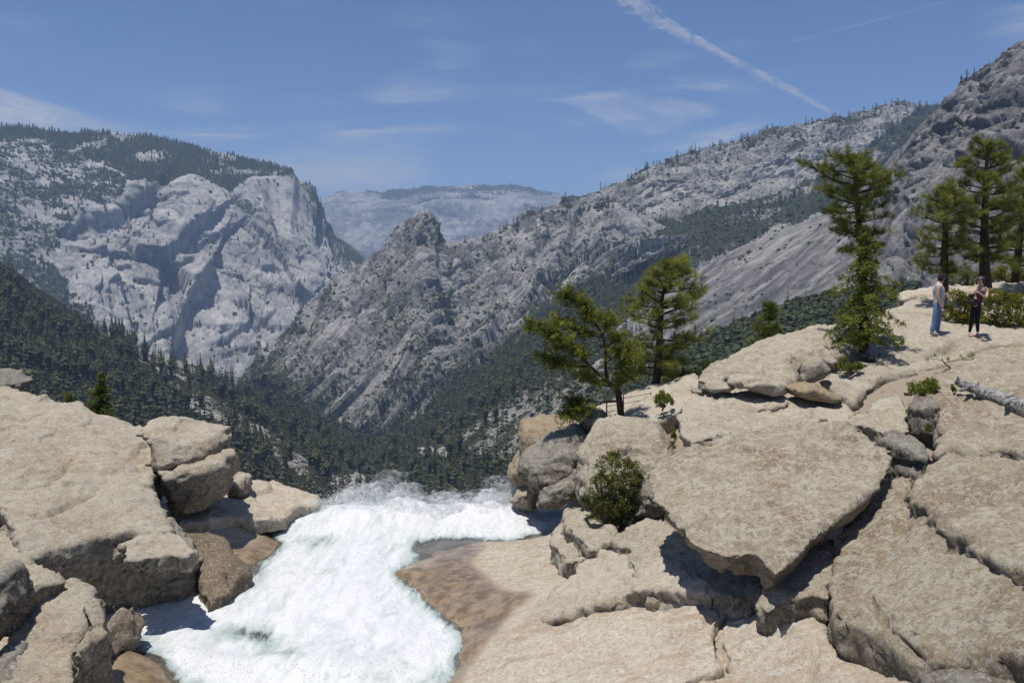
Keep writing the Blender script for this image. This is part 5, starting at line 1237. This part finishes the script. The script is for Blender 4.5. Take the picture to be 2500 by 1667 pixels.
# the leaning broadleaf-looking tree: traced limbs
rs = np.random.RandomState(4)
LY = 19.9
lt = root_at('leaning_tree', P(1519, 1036, LY), 'crooked leaning tree with tufted yellow-green foliage at the brink', 'tree')
def limb(px, r0, r1, dy):
    pts = [P(x, y, LY + dy * i / (len(px) - 1.0) + rs.normal(0, 0.04)) for i, (x, y) in enumerate(conv('c5', px))]
    n = max(6, 3 * len(px)); return smooth_path(pts, n), np.linspace(r0, r1, n)
s0 = Soup(); pth, rr = limb([(1000, 1385), (992, 1290), (980, 1200), (970, 1110), (935, 1080)], 0.095, 0.075, 0.0); s0.add(*tube(pth, rr, 9)); s0.obj('trunk', M_BARK, lt)
s0 = Soup(); C = []
LIMBS = [([(955, 1100), (860, 1010), (740, 915), (650, 800), (520, 720), (400, 660), (290, 600)], .06, .01, -0.5, 0.42), ([(880, 1030), (872, 930), (872, 800), (855, 680), (790, 590), (770, 560), (720, 450), (600, 400), (520, 360)], .045, .008, 0.3, 0.55),
         ([(960, 1100), (1000, 1000), (1050, 900), (1080, 800)], .045, .01, 0.5, 0.35), ([(745, 920), (600, 930), (480, 900), (370, 830)], .03, .008, -0.4, 0.35), ([(860, 700), (760, 690), (680, 660), (560, 600), (470, 600)], .025, .008, 0.3, 0.3),
         ([(855, 680), (880, 620), (920, 580), (960, 560)], .02, .006, -0.2, 0.2), ([(940, 1085), (820, 1050), (720, 1010), (680, 960)], .03, .008, 0.4, 0.3), ([(880, 780), (950, 720), (990, 690)], .02, .006, 0.3, 0.4), ([(960, 1060), (1010, 1040), (1080, 1010)], .025, .008, -0.4, 0.3),
         ([(872, 900), (940, 850), (1000, 800), (1090, 780)], .02, .006, -0.4, 0.3), ([(640, 800), (600, 760), (520, 780), (480, 760)], .02, .006, 0.2, 0.2), ([(970, 1190), (870, 1195), (760, 1230), (640, 1280), (560, 1320)], .03, .006, -0.3, 0.55), ([(870, 1195), (760, 1190), (650, 1200), (600, 1210)], .02, .006, 0.1, 0.55)]
for px, r0, r1, dy, start in LIMBS:
    pth, rr = limb(px, r0, r1, dy); s0.add(*tube(pth, rr, 6)); n = len(pth)
    L = np.linalg.norm(np.diff(pth, axis=0), axis=1).sum()
    for k in range(int(L * 85)):
        i0 = rs.uniform(start, 1.0) * (n - 1); p0 = pth[int(i0)]
        d = unit(rs.normal(size=3) * np.array([1, 1, 0.6]) + np.array([-0.2, 0, 0.35])); e = p0 + d * rs.uniform(0.06, 0.40)
        s0.add(*tube(np.array([p0, (p0 + e) / 2 + rs.normal(0, .012, 3), e]), [0.006, 0.005, 0.003], 3)); C += [e, p0 * 0.35 + e * 0.65]
s0.obj('limbs', M_BARK, lt)
cr = Soup(); cr.add(*leaves(np.array(C), 0.075, 15, 0.026, rs)); cr.obj('crown', M_OAK, lt, False)

bush('round_bush', 'round dark green bush growing between boulders above the water', 'c3', [(440, 640), (500, 590), (510, 520), (560, 430), (600, 405), (660, 440), (740, 480), (765, 510), (720, 580), (760, 620), (720, 690), (700, 740), (640, 775), (570, 760), (540, 735), (460, 740), (470, 680)], 15.4, 0.55, 620, leaf=0.022, rad=0.06, per=20, mat=M_BUSH, seed=2)
bush('manzanita_bush', 'yellow-green bush between the man and the woman', 'c6', [(1455, 980), (1470, 900), (1490, 830), (1530, 800), (1580, 810), (1620, 850), (1640, 930), (1640, 1010), (1560, 1025), (1480, 1010)], 24.2, 0.5, 420, leaf=0.030, rad=0.08, per=18, mat=M_MANZ, seed=3)
bush('manzanita_bush', 'largest yellow-green bush right of the woman', 'c6', [(1640, 1040), (1640, 900), (1660, 830), (1720, 795), (1800, 800), (1860, 830), (1940, 830), (2000, 880), (1990, 1000), (1904, 1040), (1800, 1060), (1720, 1050)], 24.0, 0.7, 800, leaf=0.030, rad=0.08, per=18, mat=M_MANZ, seed=4)
bush('scrub_bush', 'scrubby bush behind the ledge, between the two pine trunks', 'c6', [(1485, 790), (1490, 720), (1560, 695), (1650, 700), (1670, 760), (1650, 790)], 30.5, 0.5, 220, leaf=0.03, rad=0.1, per=16, mat=M_BUSH, seed=5)
bush('scrub_bush', 'olive bush behind the ledge, right of the tallest pine', 'c6', [(1710, 770), (1705, 710), (1760, 680), (1830, 665), (1910, 690), (1920, 760), (1820, 765)], 31.0, 0.5, 300, leaf=0.03, rad=0.1, per=16, mat=M_MANZ, seed=6)
bush('mat_shrub', 'low mat of green leaves on top of the dark block', 'c6', [(1270, 1385), (1290, 1330), (1330, 1300), (1400, 1285), (1452, 1295), (1450, 1320), (1390, 1345), (1330, 1385), (1290, 1400)], 16.0, 0.3, 150, leaf=0.022, rad=0.05, per=20, mat=M_FIR, seed=7)
bush('fir_foot_shrub', 'small leafy shrub at the foot of the bright fir', 'c9', [(1550, 470), (1560, 400), (1600, 365), (1680, 380), (1770, 410), (1780, 460), (1680, 485), (1590, 490)], 19.0, 0.25, 130, leaf=0.022, rad=0.05, per=18, mat=M_FIR, seed=8)
bush('bright_shrub', 'bright lime green shrub at the railing end', 'c5', [(1240, 1180), (1260, 1130), (1300, 1105), (1350, 1140), (1395, 1180), (1390, 1215), (1330, 1225), (1270, 1235)], 19.3, 0.2, 110, leaf=0.022, rad=0.05, per=18, mat=M_BRIGHT, seed=9)
bush('shade_bush', 'dull green thicket below the gnarled pine', 'c5', [(1300, 1130), (1310, 1010), (1400, 970), (1520, 960), (1590, 1000), (1570, 1060), (1500, 1120), (1400, 1150)], 23.6, 0.6, 320, leaf=0.03, rad=0.1, per=16, mat=M_BUSH, seed=10)
bush('dome_bush', 'green thicket left of the dome, behind the slab', 'c9', [(0, 760), (-60, 640), (60, 520), (180, 470), (280, 400), (380, 400), (330, 470), (230, 560), (190, 620), (150, 670)], 22.5, 0.5, 260, leaf=0.028, rad=0.09, per=16, mat=M_FIR, seed=11)
bush('crack_shrub', 'small heather-like shrub in the crack of the corner rock', 'c4', [(630, 1450), (640, 1405), (690, 1400), (730, 1440), (775, 1490), (750, 1560), (690, 1580), (650, 1520)], 9.0, 0.15, 90, leaf=0.014, rad=0.035, per=22, mat=M_FIR, seed=12)
bush('sprig', 'tiny green sprig beside the log tip', 'c4', [(1068, 70), (1085, 65), (1092, 100), (1080, 130), (1072, 110)], 15.2, 0.05, 16, leaf=0.02, rad=0.03, per=16, mat=M_FIR, seed=13)
bush('crevice_sprig', 'tiny tuft of moss below the pale slab crevice', 'c3', [(890, 300), (905, 285), (920, 330), (915, 400), (895, 390)], 16.3, 0.08, 24, leaf=0.018, rad=0.045, per=30, mat=M_BUSH, seed=14)
bush('block_sprig', 'little green tuft in the corner below the dark block', 'c4', [(930, 300), (950, 275), (970, 285), (968, 310), (945, 312)], 14.3, 0.06, 18, leaf=0.018, rad=0.03, per=16, mat=M_BRIGHT, seed=15)

# pine seedling with a bent stem on the bench
sd = root_at('pine_seedling', P(2322, 898, 17.3), 'bent pine seedling with a few needle tufts above the log', 'seedling')
s0 = Soup(); C, D = [], []
def spx(x, y): return P(2250 + x * .1276, 860 + y * .1276, 17.3)
for pl, r in [([(560, 300), (500, 270), (440, 220), (400, 170), (395, 110)], .018), ([(400, 165), (330, 140), (250, 120), (170, 130), (120, 150)], .008), ([(420, 200), (520, 180), (600, 150), (760, 150), (860, 140), (960, 140), (1000, 150)], .008), ([(860, 140), (800, 110), (760, 90)], .006), ([(480, 320), (420, 350), (360, 400)], .009)]:
    pth = smooth_path([spx(*q) for q in pl], 8); s0.add(*tube(pth, np.linspace(r, r * .5, 8), 5))
for x, y in [(240, 70), (200, 90), (270, 60), (130, 130), (100, 150), (510, 130), (530, 150), (490, 140), (750, 80), (900, 60), (950, 80), (970, 40), (990, 130), (930, 100), (1000, 60)]:
    C.append(spx(x, y)); D.append(np.array([rs.normal(0, .4), rs.normal(0, .4), 0.8]))
s0.obj('stem', M_TWIG, sd)
cr = Soup(); cr.add(*blades(np.array(C), np.array(D), 26, 0.085, 0.003, 0.7, rs)); cr.obj('needles', M_PINE, sd, False)

# weathered log
lg = root_at('fallen_log', P(2500, 1000, 14.3), 'weathered grey fallen log lying across the tan bench', 'log')
M_LOG = wood_mat('weathered_wood', (0.075, 0.068, 0.063), (0.40, 0.385, 0.37), (2.2, 20, 20), 1.0)
def lpx(x, y, Y): return P(2250 + x * .1276, 860 + y * .1276, Y)
pth = smooth_path([lpx(670, 560, 15.6), lpx(900, 650, 15.3), lpx(1300, 800, 14.9), lpx(1700, 960, 14.5), lpx(2100, 1130, 14.0), lpx(2700, 1400, 13.2)], 40)
V, T = tube(pth, np.interp(np.linspace(0, 1, 40), [0, .08, .3, 1], [.055, .075, .11, .19]), 22)
cen = np.repeat(pth, 22, 0)
k = len(cen); dv_ = V[:k] - cen
V[:k] += unit(dv_) * (fbm(V[:k] * np.array([3, 3, 14]), 4, 0.6, seed=3) * 0.022 + fbm(np.stack([np.tile(np.arange(22), 40) * 0.9, np.repeat(np.arange(40), 22) * 0.08, np.zeros(k)], -1), 3) * 0.02)[:, None]
s0 = Soup(); s0.add(V, T); s0.obj('trunk', M_LOG, lg)
for a_, b_, r in [((900, 680, 15.2), (740, 730, 14.95), .035), ((700, 560, 15.5), (690, 470, 15.5), .03), ((1010, 800, 15.1), (1020, 860, 15.05), .025), ((1650, 930, 14.4), (1600, 990, 14.2), .04), ((1080, 600, 15.1), (1110, 530, 15.2), .012)]:
    s0 = Soup(); p0, p1 = lpx(*a_), lpx(*b_); s0.add(*tube(np.array([p0 * 1.0, (p0 + p1) / 2, p1]), [r * 1.4, r, r * .85], 8)); s0.obj('branch_stub', M_LOG, lg)

# railing behind the leaning tree
M_IRON = new_mat('rusty_iron'); finish(M_IRON[1], (0.06, 0.05, 0.045), 0.7, None); M_IRON = M_IRON[0]
rl = root_at('safety_railing', P(1590, 985, 21.2), 'thin dark metal railing behind the leaning tree', 'railing')
def rpx(x, y, Y=21.2): return P(1200 + x * .3188, 600 + y * .3188, Y)
for nm, a_, b_, r in [('post', (1238, 1215, 21.4), (1218, 1125, 21.4), .016), ('post', (882, 1370, 20.6), (882, 1185, 20.6), .018), ('post', (1010, 1330, 21.0), (1010, 1130, 21.0), .016), ('brace', (955, 1285, 20.7), (875, 1372, 20.5), .013), ('brace', (900, 1290, 20.6), (962, 1362, 20.4), .013),
                      ('rail', (1225, 1128, 21.4), (882, 1190, 20.6), .010), ('rail', (1230, 1168, 21.4), (882, 1232, 20.6), .008), ('rail', (1236, 1205, 21.4), (882, 1275, 20.6), .008)]:
    s0 = Soup(); s0.add(*tube(np.array([rpx(*a_), (rpx(*a_) + rpx(*b_)) / 2, rpx(*b_)]), [r] * 3, 6)); s0.obj(nm, M_IRON, rl)

# ------------------------------------------------------------------ contrails high above the haze
def contrail(label, px, widths, dens, seed):
    rs = np.random.RandomState(seed)
    pts = np.array([P(*q) for q in px]); n = 150
    t0 = np.linspace(0, 1, len(pts)); q = np.linspace(0, 1, n); path = np.stack([np.interp(q, t0, pts[:, k]) for k in range(3)], -1)
    w = np.interp(q, np.linspace(0, 1, len(widths)), widths) * path[:, 1] / F_PX
    rt = root_at('contrail', path[0], label, 'contrail')
    m, t = new_mat('contrail_ice_%d' % seed)
    p = t.node('ShaderNodeTexCoord').outputs['Object']
    df = t.node('ShaderNodeBsdfDiffuse', ins={'Color': (0.9, 0.9, 0.9)}); tl = t.node('ShaderNodeBsdfTranslucent', ins={'Color': (0.9, 0.9, 0.9)})
    w1 = t.node('ShaderNodeMixShader', ins={0: 0.5}); t.l.new(df.outputs[0], w1.inputs[1]); t.l.new(tl.outputs[0], w1.inputs[2])
    al = t.math('MULTIPLY', t.ramp(t.noise(p, 0.0022, 6, 0.6, 0.5), 0.30, 0.72), dens)
    mx = t.node('ShaderNodeMixShader', ins={0: al}); t.l.new(t.node('ShaderNodeBsdfTransparent').outputs[0], mx.inputs[1]); t.l.new(w1.outputs[0], mx.inputs[2])
    t.l.new(mx.outputs[0], t.node('ShaderNodeOutputMaterial').inputs[0])
    for k in range(4):
        off = np.stack([fbm(np.stack([q * 14 + k * 7, q * 0, q * 0 + a], -1), 3) for a in (1.3, 5.1, 9.7)], -1)
        ctr = path + off * w[:, None] * (0.5 + 0.3 * k)
        V, T = tube(ctr, w * (0.30 + 0.20 * k), 14); kk = n * 14
        cc = np.repeat(ctr, 14, 0); d = V[:kk] - cc
        bl = fbm(np.stack([np.repeat(q * 60, 14), np.tile(np.cos(np.arange(14) * .449) * 0.8, n), np.tile(np.sin(np.arange(14) * .449) * 0.8, n) + k * 3], -1), 4, 0.6)
        V[:kk] = cc + d * (1 + 1.1 * bl)[:, None].clip(0.15, 2)
        s0 = Soup(); s0.add(V, T); s0.obj('ice_streak', m, rt)
contrail('broad white contrail running down to the right ridge', [(1470, -60, 12000), (1600, 50, 13000), (1760, 130, 14000), (1900, 205, 15000), (2050, 285, 16000)], [26, 21, 14, 8, 11, 8, 4], 0.17, 1)
contrail('faint thin contrail near the top right corner', [(1860, 122, 15000), (2100, 60, 15000), (2380, -14, 15000)], [1.0, 2.0, 2.6], 0.05, 2)
# ------------------------------------------------------------------ the two hikers
def flat_mat(name, col, rough=0.8, var=0.25, sc=30.0, spec=0.2):
    m, t = new_mat(name)
    n = t.noise(t.node('ShaderNodeTexCoord').outputs['Object'], sc, 4, 0.6)
    finish(t, t.mix(n, tuple(c * (1 - var) for c in col), tuple(min(1, c * (1 + var)) for c in col)), rough, t.bump(n, 0.3, 0.01), spec=spec)
    return m
M_SKIN = flat_mat('skin', (0.52, 0.33, 0.25), 0.55, 0.06, 8)
M_HAIR = flat_mat('dark_hair', (0.03, 0.018, 0.014), 0.6)
M_GREYT = flat_mat('grey_shirt', (0.46, 0.455, 0.47), 0.9, 0.12, 14)
M_JEAN = flat_mat('blue_jeans', (0.13, 0.20, 0.36), 0.9, 0.35, 9)
M_BLACK = flat_mat('black_cloth', (0.016, 0.016, 0.018), 0.8)
M_PURP = flat_mat('purple_top', (0.055, 0.012, 0.060), 0.8, 0.3, 14)
M_CAPG = flat_mat('grey_cap', (0.055, 0.055, 0.06), 0.8)
M_SHOE = flat_mat('grey_shoe', (0.28, 0.26, 0.25), 0.8)
M_SHOEP = flat_mat('pink_shoe', (0.50, 0.26, 0.27), 0.8)
M_WHITE = flat_mat('white_print', (0.7, 0.7, 0.7), 0.7)
M_PACK = flat_mat('charcoal_pack', (0.035, 0.035, 0.038), 0.75)
def skin_mesh(name, joints, edges, mat, parent, sub=2):
    """joints: {key: (x, y, z, rx, ry)}"""
    keys = list(joints); me = bpy.data.meshes.new(name)
    me.from_pydata([joints[k][:3] for k in keys], [(keys.index(a), keys.index(b)) for a, b in edges], [])
    o = bpy.data.objects.new(name, me); COL.objects.link(o)
    sk = o.modifiers.new('skin', 'SKIN'); sk.use_smooth_shade = True
    for i, k in enumerate(keys):
        j = joints[k]; me.skin_vertices[0].data[i].radius = (j[3], j[4] if len(j) > 4 else j[3]); me.skin_vertices[0].data[i].use_root = (i == 0)
    ss = o.modifiers.new('sub', 'SUBSURF'); ss.levels = sub; ss.render_levels = sub
    dg = bpy.context.evaluated_depsgraph_get(); m2 = bpy.data.meshes.new_from_object(o.evaluated_get(dg))
    o.modifiers.clear(); o.data = m2; bpy.data.meshes.remove(me); m2.name = name
    m2.materials.clear(); m2.materials.append(mat); m2.polygons.foreach_set('use_smooth', np.ones(len(m2.polygons), bool))
    o.parent = parent
    return o
def blob(name, c, r, mat, parent, cut=None, rot=0.0, squash=None):
    bm = bmesh.new(); bmesh.ops.create_uvsphere(bm, u_segments=20, v_segments=14, radius=1.0)
    for v in bm.verts:
        if cut is not None and v.co.z < cut: v.co.z = cut
        if squash: squash(v)
        v.co = Vector((v.co.x * r[0], v.co.y * r[1], v.co.z * r[2]))
    bmesh.ops.rotate(bm, verts=bm.verts, cent=(0, 0, 0), matrix=Matrix.Rotation(rot, 3, 'Z'))
    bmesh.ops.translate(bm, verts=bm.verts, vec=c)
    me = bpy.data.meshes.new(name); bm.to_mesh(me); bm.free()
    me.polygons.foreach_set('use_smooth', np.ones(len(me.polygons), bool))
    return link(name, me, mat, parent)
def chain(prefix, pts):
    """list of (x, y, z, r[, r2]) to joints and edges"""
    J = {prefix + str(i): p for i, p in enumerate(pts)}
    return J, [(prefix + str(i), prefix + str(i + 1)) for i in range(len(pts) - 1)]
def head(J, E, c, fx, fy):
    """c: head centre; (fx, fy): facing direction on the ground"""
    x, y, z = c
    J['hd0'] = (x - fx * 0.005, y - fy * 0.005, z - 0.055, 0.062, 0.066); J['hd1'] = (x, y, z + 0.03, 0.078, 0.084); J['hd2'] = (x - fx * .012, y - fy * .012, z + 0.09, 0.055, 0.06)
    J['chin'] = (x + fx * 0.055, y + fy * 0.055, z - 0.085, 0.030); J['nose'] = (x + fx * 0.098, y + fy * 0.098, z - 0.015, 0.012)
    E += [('neck', 'hd0'), ('hd0', 'hd1'), ('hd1', 'hd2'), ('hd0', 'chin'), ('hd1', 'nose')]
def hand(J, E, pre, wrist, d, side, r=0.0085):
    """palm and five curled fingers; d: direction the fingers point, side: direction of the thumb"""
    d = Vector(d).normalized(); s = Vector(side).normalized(); n = d.cross(s)
    w = Vector(wrist); p = w + d * 0.05
    J[pre + 'palm'] = (*p, 0.030, 0.020); E.append((pre + 'w', pre + 'palm'))
    for i, (off, ln) in enumerate(((0.026, 0.075), (0.009, 0.085), (-0.009, 0.08), (-0.026, 0.062))):
        k0 = p + d * 0.035 + s * off; k1 = k0 + d * ln * 0.5 + n * 0.012; k2 = k1 + d * ln * 0.35 + n * 0.03
        for j, k in enumerate((k0, k1, k2)): J['%sf%d%d' % (pre, i, j)] = (*k, r * (1.1 - 0.12 * j))
        E += [(pre + 'palm', '%sf%d0' % (pre, i)), ('%sf%d0' % (pre, i), '%sf%d1' % (pre, i)), ('%sf%d1' % (pre, i), '%sf%d2' % (pre, i))]
    t0 = w + d * 0.03 + s * 0.038; t1 = t0 + d * 0.035 + s * 0.018 + n * 0.012
    J[pre + 't0'] = (*t0, r * 1.2); J[pre + 't1'] = (*t1, r); E += [(pre + 'palm', pre + 't0'), (pre + 't0', pre + 't1')]
def shoe(parent, ankle, toe, mat):
    a, t_ = Vector(ankle), Vector(toe); d = (t_ - a); d.z = 0; d.normalize()
    h = a - d * 0.06
    J, E = chain('s', [(h.x, h.y, 0.045, 0.045), (a.x + d.x * .03, a.y + d.y * .03, 0.055, 0.047), (t_.x - d.x * .04, t_.y - d.y * .04, 0.038, 0.045, 0.036), (t_.x, t_.y, 0.034, 0.036, 0.028)])
    J['a'] = (a.x, a.y, 0.11, 0.043); E.append(('s1', 'a'))
    return skin_mesh('shoe', J, E, mat, parent)

# man: seen from his right side, looking towards the woman
bpy.context.view_layer.update()
def stand(u, v, Y, foot=((0, 0),)):
    p = P(u, v, Y); dg = bpy.context.evaluated_depsgraph_get(); zs = []
    for dx, dy in foot:
        hit, loc, *_ = SC.ray_cast(dg, Vector((p[0] + dx, p[1] + dy, p[2] + 0.9)), Vector((0, 0, -1)))
        if hit: zs.append(loc.z)
    if zs: p[2] = sum(zs) / len(zs) - 0.012
    return p
mp = stand(2281, 827, 22.7, ((-0.05, -0.1), (0.12, 0.0)))
man = root_at('person', mp, 'person in black cap, grey sleeveless shirt and blue jeans, holding a camera', 'person')
J = {'pelvis': (0.065, 0, 0.93, 0.135, 0.115), 'belly': (0.075, 0, 1.08, 0.130, 0.115), 'chest': (0.045, 0, 1.28, 0.140, 0.135), 'collar': (0.045, 0, 1.42, 0.10, 0.10), 'neck': (0.075, 0, 1.50, 0.055)}
E = [('pelvis', 'belly'), ('belly', 'chest'), ('chest', 'collar'), ('collar', 'neck')]
head(J, E, (0.12, 0.0, 1.625), 0.93, 0.36)
legs = {'R': [(0.0, -0.09, 0.86, 0.098), (-0.05, -0.10, 0.50, 0.068), (-0.055, -0.10, 0.38, 0.064), (-0.115, -0.10, 0.11, 0.048)], 'L': [(0.13, 0.08, 0.86, 0.098), (0.125, 0.09, 0.50, 0.068), (0.12, 0.09, 0.38, 0.064), (0.10, 0.10, 0.11, 0.048)]}
for s_, pl in legs.items():
    j, e = chain('leg' + s_, [(x, y, z, r * 0.9) for x, y, z, r in pl]); J.update(j); E += e + [('pelvis', 'leg%s0' % s_)]
arms = {'R': [(-0.02, -0.19, 1.40, 0.062), (-0.045, -0.215, 1.26, 0.052), (-0.05, -0.235, 1.09, 0.044), (0.0, -0.235, 0.96, 0.042)], 'L': [(0.10, 0.18, 1.40, 0.062), (0.15, 0.20, 1.27, 0.052), (0.19, 0.18, 1.12, 0.044), (0.24, 0.08, 1.10, 0.040)]}
wr = {'R': (0.045, -0.235, 0.855), 'L': (0.275, 0.0, 1.10)}
for s_, pl in arms.items():
    j, e = chain('arm' + s_, pl); J.update(j); J[s_ + 'w'] = (*wr[s_], 0.029); E += e + [('collar', 'arm%s0' % s_), ('arm%s3' % s_, s_ + 'w')]
hand(J, E, 'R', wr['R'], (0.35, 0, -0.9), (0.9, 0, 0.35)); hand(J, E, 'L', wr['L'], (0.9, -0.25, 0.1), (-0.1, 0, 1))
skin_mesh('body', J, E, M_SKIN, man)
skin_mesh('shirt', {'b': (0.080, 0, 1.02, 0.168, 0.150), 'a': (0.070, 0, 0.83, 0.182, 0.165), 'c': (0.062, 0, 1.20, 0.176, 0.165), 'd': (0.045, 0, 1.33, 0.178, 0.172), 'e': (0.048, 0, 1.43, 0.112, 0.112), 'f': (0.06, 0, 1.485, 0.075, 0.075)}, [('b', 'a'), ('b', 'c'), ('c', 'd'), ('d', 'e'), ('e', 'f')], M_GREYT, man)
for sy, sx in ((-0.14, 0.0), (0.14, 0.075)):
    blob('shirt_shoulder', (sx + 0.012, sy, 1.385), (0.098, 0.098, 0.09), M_GREYT, man)
J, E = {'p': (0.065, 0, 0.885, 0.140, 0.125), 'q': (0.07, 0, 0.98, 0.142, 0.126)}, [('p', 'q')]
for s_, pl in legs.items():
    j, e = chain('leg' + s_, [(x, y, z - 0.02 * (i == 3), r * (1.02 if i < 1 else 1.1 if i < 3 else 1.45)) for i, (x, y, z, r) in enumerate(pl)]); J.update(j); E += e + [('p', 'leg%s0' % s_)]
skin_mesh('jeans', J, E, M_JEAN, man)
shoe(man, (-0.125, -0.10, 0.09), (0.045, -0.19, 0.03), M_SHOE); shoe(man, (0.095, 0.10, 0.09), (0.155, -0.08, 0.03), M_SHOE)
hr = blob('hair', (0.105, -0.008, 1.625), (0.098, 0.10, 0.115), M_HAIR, man, cut=-0.75, squash=lambda v: setattr(v.co, 'x', v.co.x * (0.55 if v.co.x > 0 and v.co.z < 0.2 else 1)))
blob('beard', (0.175, 0.02, 1.545), (0.045, 0.055, 0.05), M_HAIR, man)
cp_ = blob('cap', (0.118, 0.0, 1.66), (0.108, 0.104, 0.092), M_BLACK, man, cut=-0.1)
blob('brim', (0.215, 0.035, 1.662), (0.075, 0.075, 0.012), M_BLACK, cp_)
man.rotation_euler.z = math.radians(-8)

# woman: turned to the man, both arms round the pack
wp = stand(2376, 834, 22.4, ((-0.12, -0.05), (0.1, -0.05)))
woman = root_at('person', wp, 'person in grey cap, purple tank top and black leggings, hugging a dark pack', 'person')
J = {'pelvis': (0.025, 0, 0.92, 0.130, 0.105), 'belly': (0.065, 0, 1.07, 0.100, 0.085), 'chest': (0.115, 0, 1.26, 0.120, 0.105), 'collar': (0.14, 0, 1.38, 0.08, 0.075), 'neck': (0.14, 0, 1.455, 0.045)}
E = [('pelvis', 'belly'), ('belly', 'chest'), ('chest', 'collar'), ('collar', 'neck')]
head(J, E, (0.115, -0.01, 1.575), -0.90, -0.42)
legs = {'R': [(-0.05, -0.02, 0.84, 0.090), (-0.085, -0.03, 0.50, 0.058), (-0.095, -0.02, 0.38, 0.056), (-0.12, 0.0, 0.12, 0.036)], 'L': [(0.10, 0.0, 0.84, 0.090), (0.055, -0.05, 0.50, 0.058), (0.075, -0.03, 0.38, 0.056), (0.125, 0.02, 0.12, 0.036)]}
for s_, pl in legs.items():
    j, e = chain('leg' + s_, [(x, y, z, r * 0.92) for x, y, z, r in pl]); J.update(j); E += e + [('pelvis', 'leg%s0' % s_)]
arms = {'L': [(0.285, -0.03, 1.355, 0.048), (0.275, -0.08, 1.23, 0.040), (0.19, -0.18, 1.115, 0.036), (0.03, -0.25, 1.19, 0.034)], 'R': [(0.0, -0.02, 1.36, 0.048), (-0.06, -0.06, 1.30, 0.040), (-0.15, -0.09, 1.27, 0.036), (-0.165, -0.16, 1.235, 0.032)]}
wr = {'L': (-0.06, -0.265, 1.25), 'R': (-0.165, -0.22, 1.22)}
for s_, pl in arms.items():
    j, e = chain('arm' + s_, pl); J.update(j); J[s_ + 'w'] = (*wr[s_], 0.024); E += e + [('collar', 'arm%s0' % s_), ('arm%s3' % s_, s_ + 'w')]
hand(J, E, 'L', wr['L'], (-0.85, 0.05, 0.25), (0.2, 0, 0.9), 0.0078); hand(J, E, 'R', wr['R'], (0.05, -0.25, -0.9), (0.9, -0.1, 0.2), 0.0078)
skin_mesh('body', J, E, M_SKIN, woman)
skin_mesh('tank_top', {'a': (0.03, 0, 0.84, 0.150, 0.128), 'b': (0.055, 0, 0.99, 0.140, 0.118), 'c': (0.075, 0, 1.09, 0.128, 0.112), 'd': (0.112, 0, 1.23, 0.150, 0.135), 'e': (0.130, 0, 1.33, 0.118, 0.105)}, [('a', 'b'), ('b', 'c'), ('c', 'd'), ('d', 'e')], M_PURP, woman)
for sx, sy in ((0.06, -0.005), (0.205, -0.01)):
    skin_mesh('shoulder_strap', {'a': (sx + 0.01, sy - 0.085, 1.33, 0.016, 0.01), 'b': (sx, sy - 0.03, 1.405, 0.016, 0.012), 'c': (sx, sy + 0.06, 1.36, 0.016, 0.01)}, [('a', 'b'), ('b', 'c')], M_PURP, woman, 1)
J, E = {'p': (0.025, 0, 0.865, 0.130, 0.108), 'q': (0.03, 0, 0.96, 0.132, 0.108)}, [('p', 'q')]
for s_, pl in legs.items():
    j, e = chain('leg' + s_, [(x, y, z, r * 1.05) for x, y, z, r in pl]); J.update(j); E += e + [('p', 'leg%s0' % s_)]
skin_mesh('leggings', J, E, M_BLACK, woman)
shoe(woman, (-0.12, 0.0, 0.09), (-0.14, -0.16, 0.03), M_SHOEP); shoe(woman, (0.125, 0.02, 0.09), (0.055, -0.14, 0.03), M_SHOEP)
blob('hair', (0.135, 0.012, 1.585), (0.092, 0.092, 0.105), M_HAIR, woman, cut=-0.8, squash=lambda v: setattr(v.co, 'x', v.co.x * (0.55 if v.co.x < 0 and v.co.z < 0.25 else 1)))
blob('ponytail', (0.225, 0.05, 1.53), (0.035, 0.035, 0.095), M_HAIR, woman)
cp_ = blob('cap', (0.118, -0.006, 1.625), (0.106, 0.10, 0.088), M_CAPG, woman, cut=-0.1)
blob('brim', (0.025, -0.055, 1.622), (0.072, 0.072, 0.012), M_CAPG, cp_)
blob('emblem', (0.06, -0.088, 1.655), (0.024, 0.012, 0.012), M_WHITE, cp_)

# held things
cm_ = root_at('camera_body', Vector(mp) + Vector((0.335, -0.02, 1.115)), 'black camera held out by the man', 'camera')
cm_.name = 'photo_camera'
blob('body', (0, 0, 0), (0.065, 0.045, 0.045), M_BLACK, cm_); blob('lens', (0.075, 0, 0), (0.045, 0.035, 0.035), M_BLACK, cm_)
bg_ = root_at('black_jacket', Vector(mp) + Vector((0.225, 0.05, 0.72)), 'black strap bag hanging at the far side of the man', 'bag')
blob('pouch', (0, 0, 0.14), (0.055, 0.06, 0.17), M_BLACK, bg_); bg_.name = 'shoulder_bag'
blob('strap', (0.0, 0.02, 0.40), (0.012, 0.02, 0.22), M_BLACK, bg_)
pk = root_at('backpack', Vector(wp) + Vector((-0.165, -0.15, 0.88)), 'dark charcoal backpack hugged by the woman', 'backpack')
def boxy(v):
    for a in 'xyz':
        c = getattr(v.co, a); setattr(v.co, a, math.copysign(abs(c) ** 0.65, c))
bd = blob('body', (0, 0, 0.17), (0.115, 0.09, 0.165), M_PACK, pk, squash=boxy)
blob('pocket', (-0.02, -0.07, 0.11), (0.085, 0.045, 0.085), M_PACK, pk, squash=boxy)
blob('flap', (0.0, -0.01, 0.29), (0.115, 0.09, 0.05), M_BLACK, pk, squash=boxy)
skin_mesh('strap', {'a': (0.12, 0.0, 0.36, 0.018, 0.01), 'b': (0.17, -0.02, 0.26, 0.018, 0.01), 'c': (0.12, -0.04, 0.10, 0.018, 0.01)}, [('a', 'b'), ('b', 'c')], M_BLACK, pk)
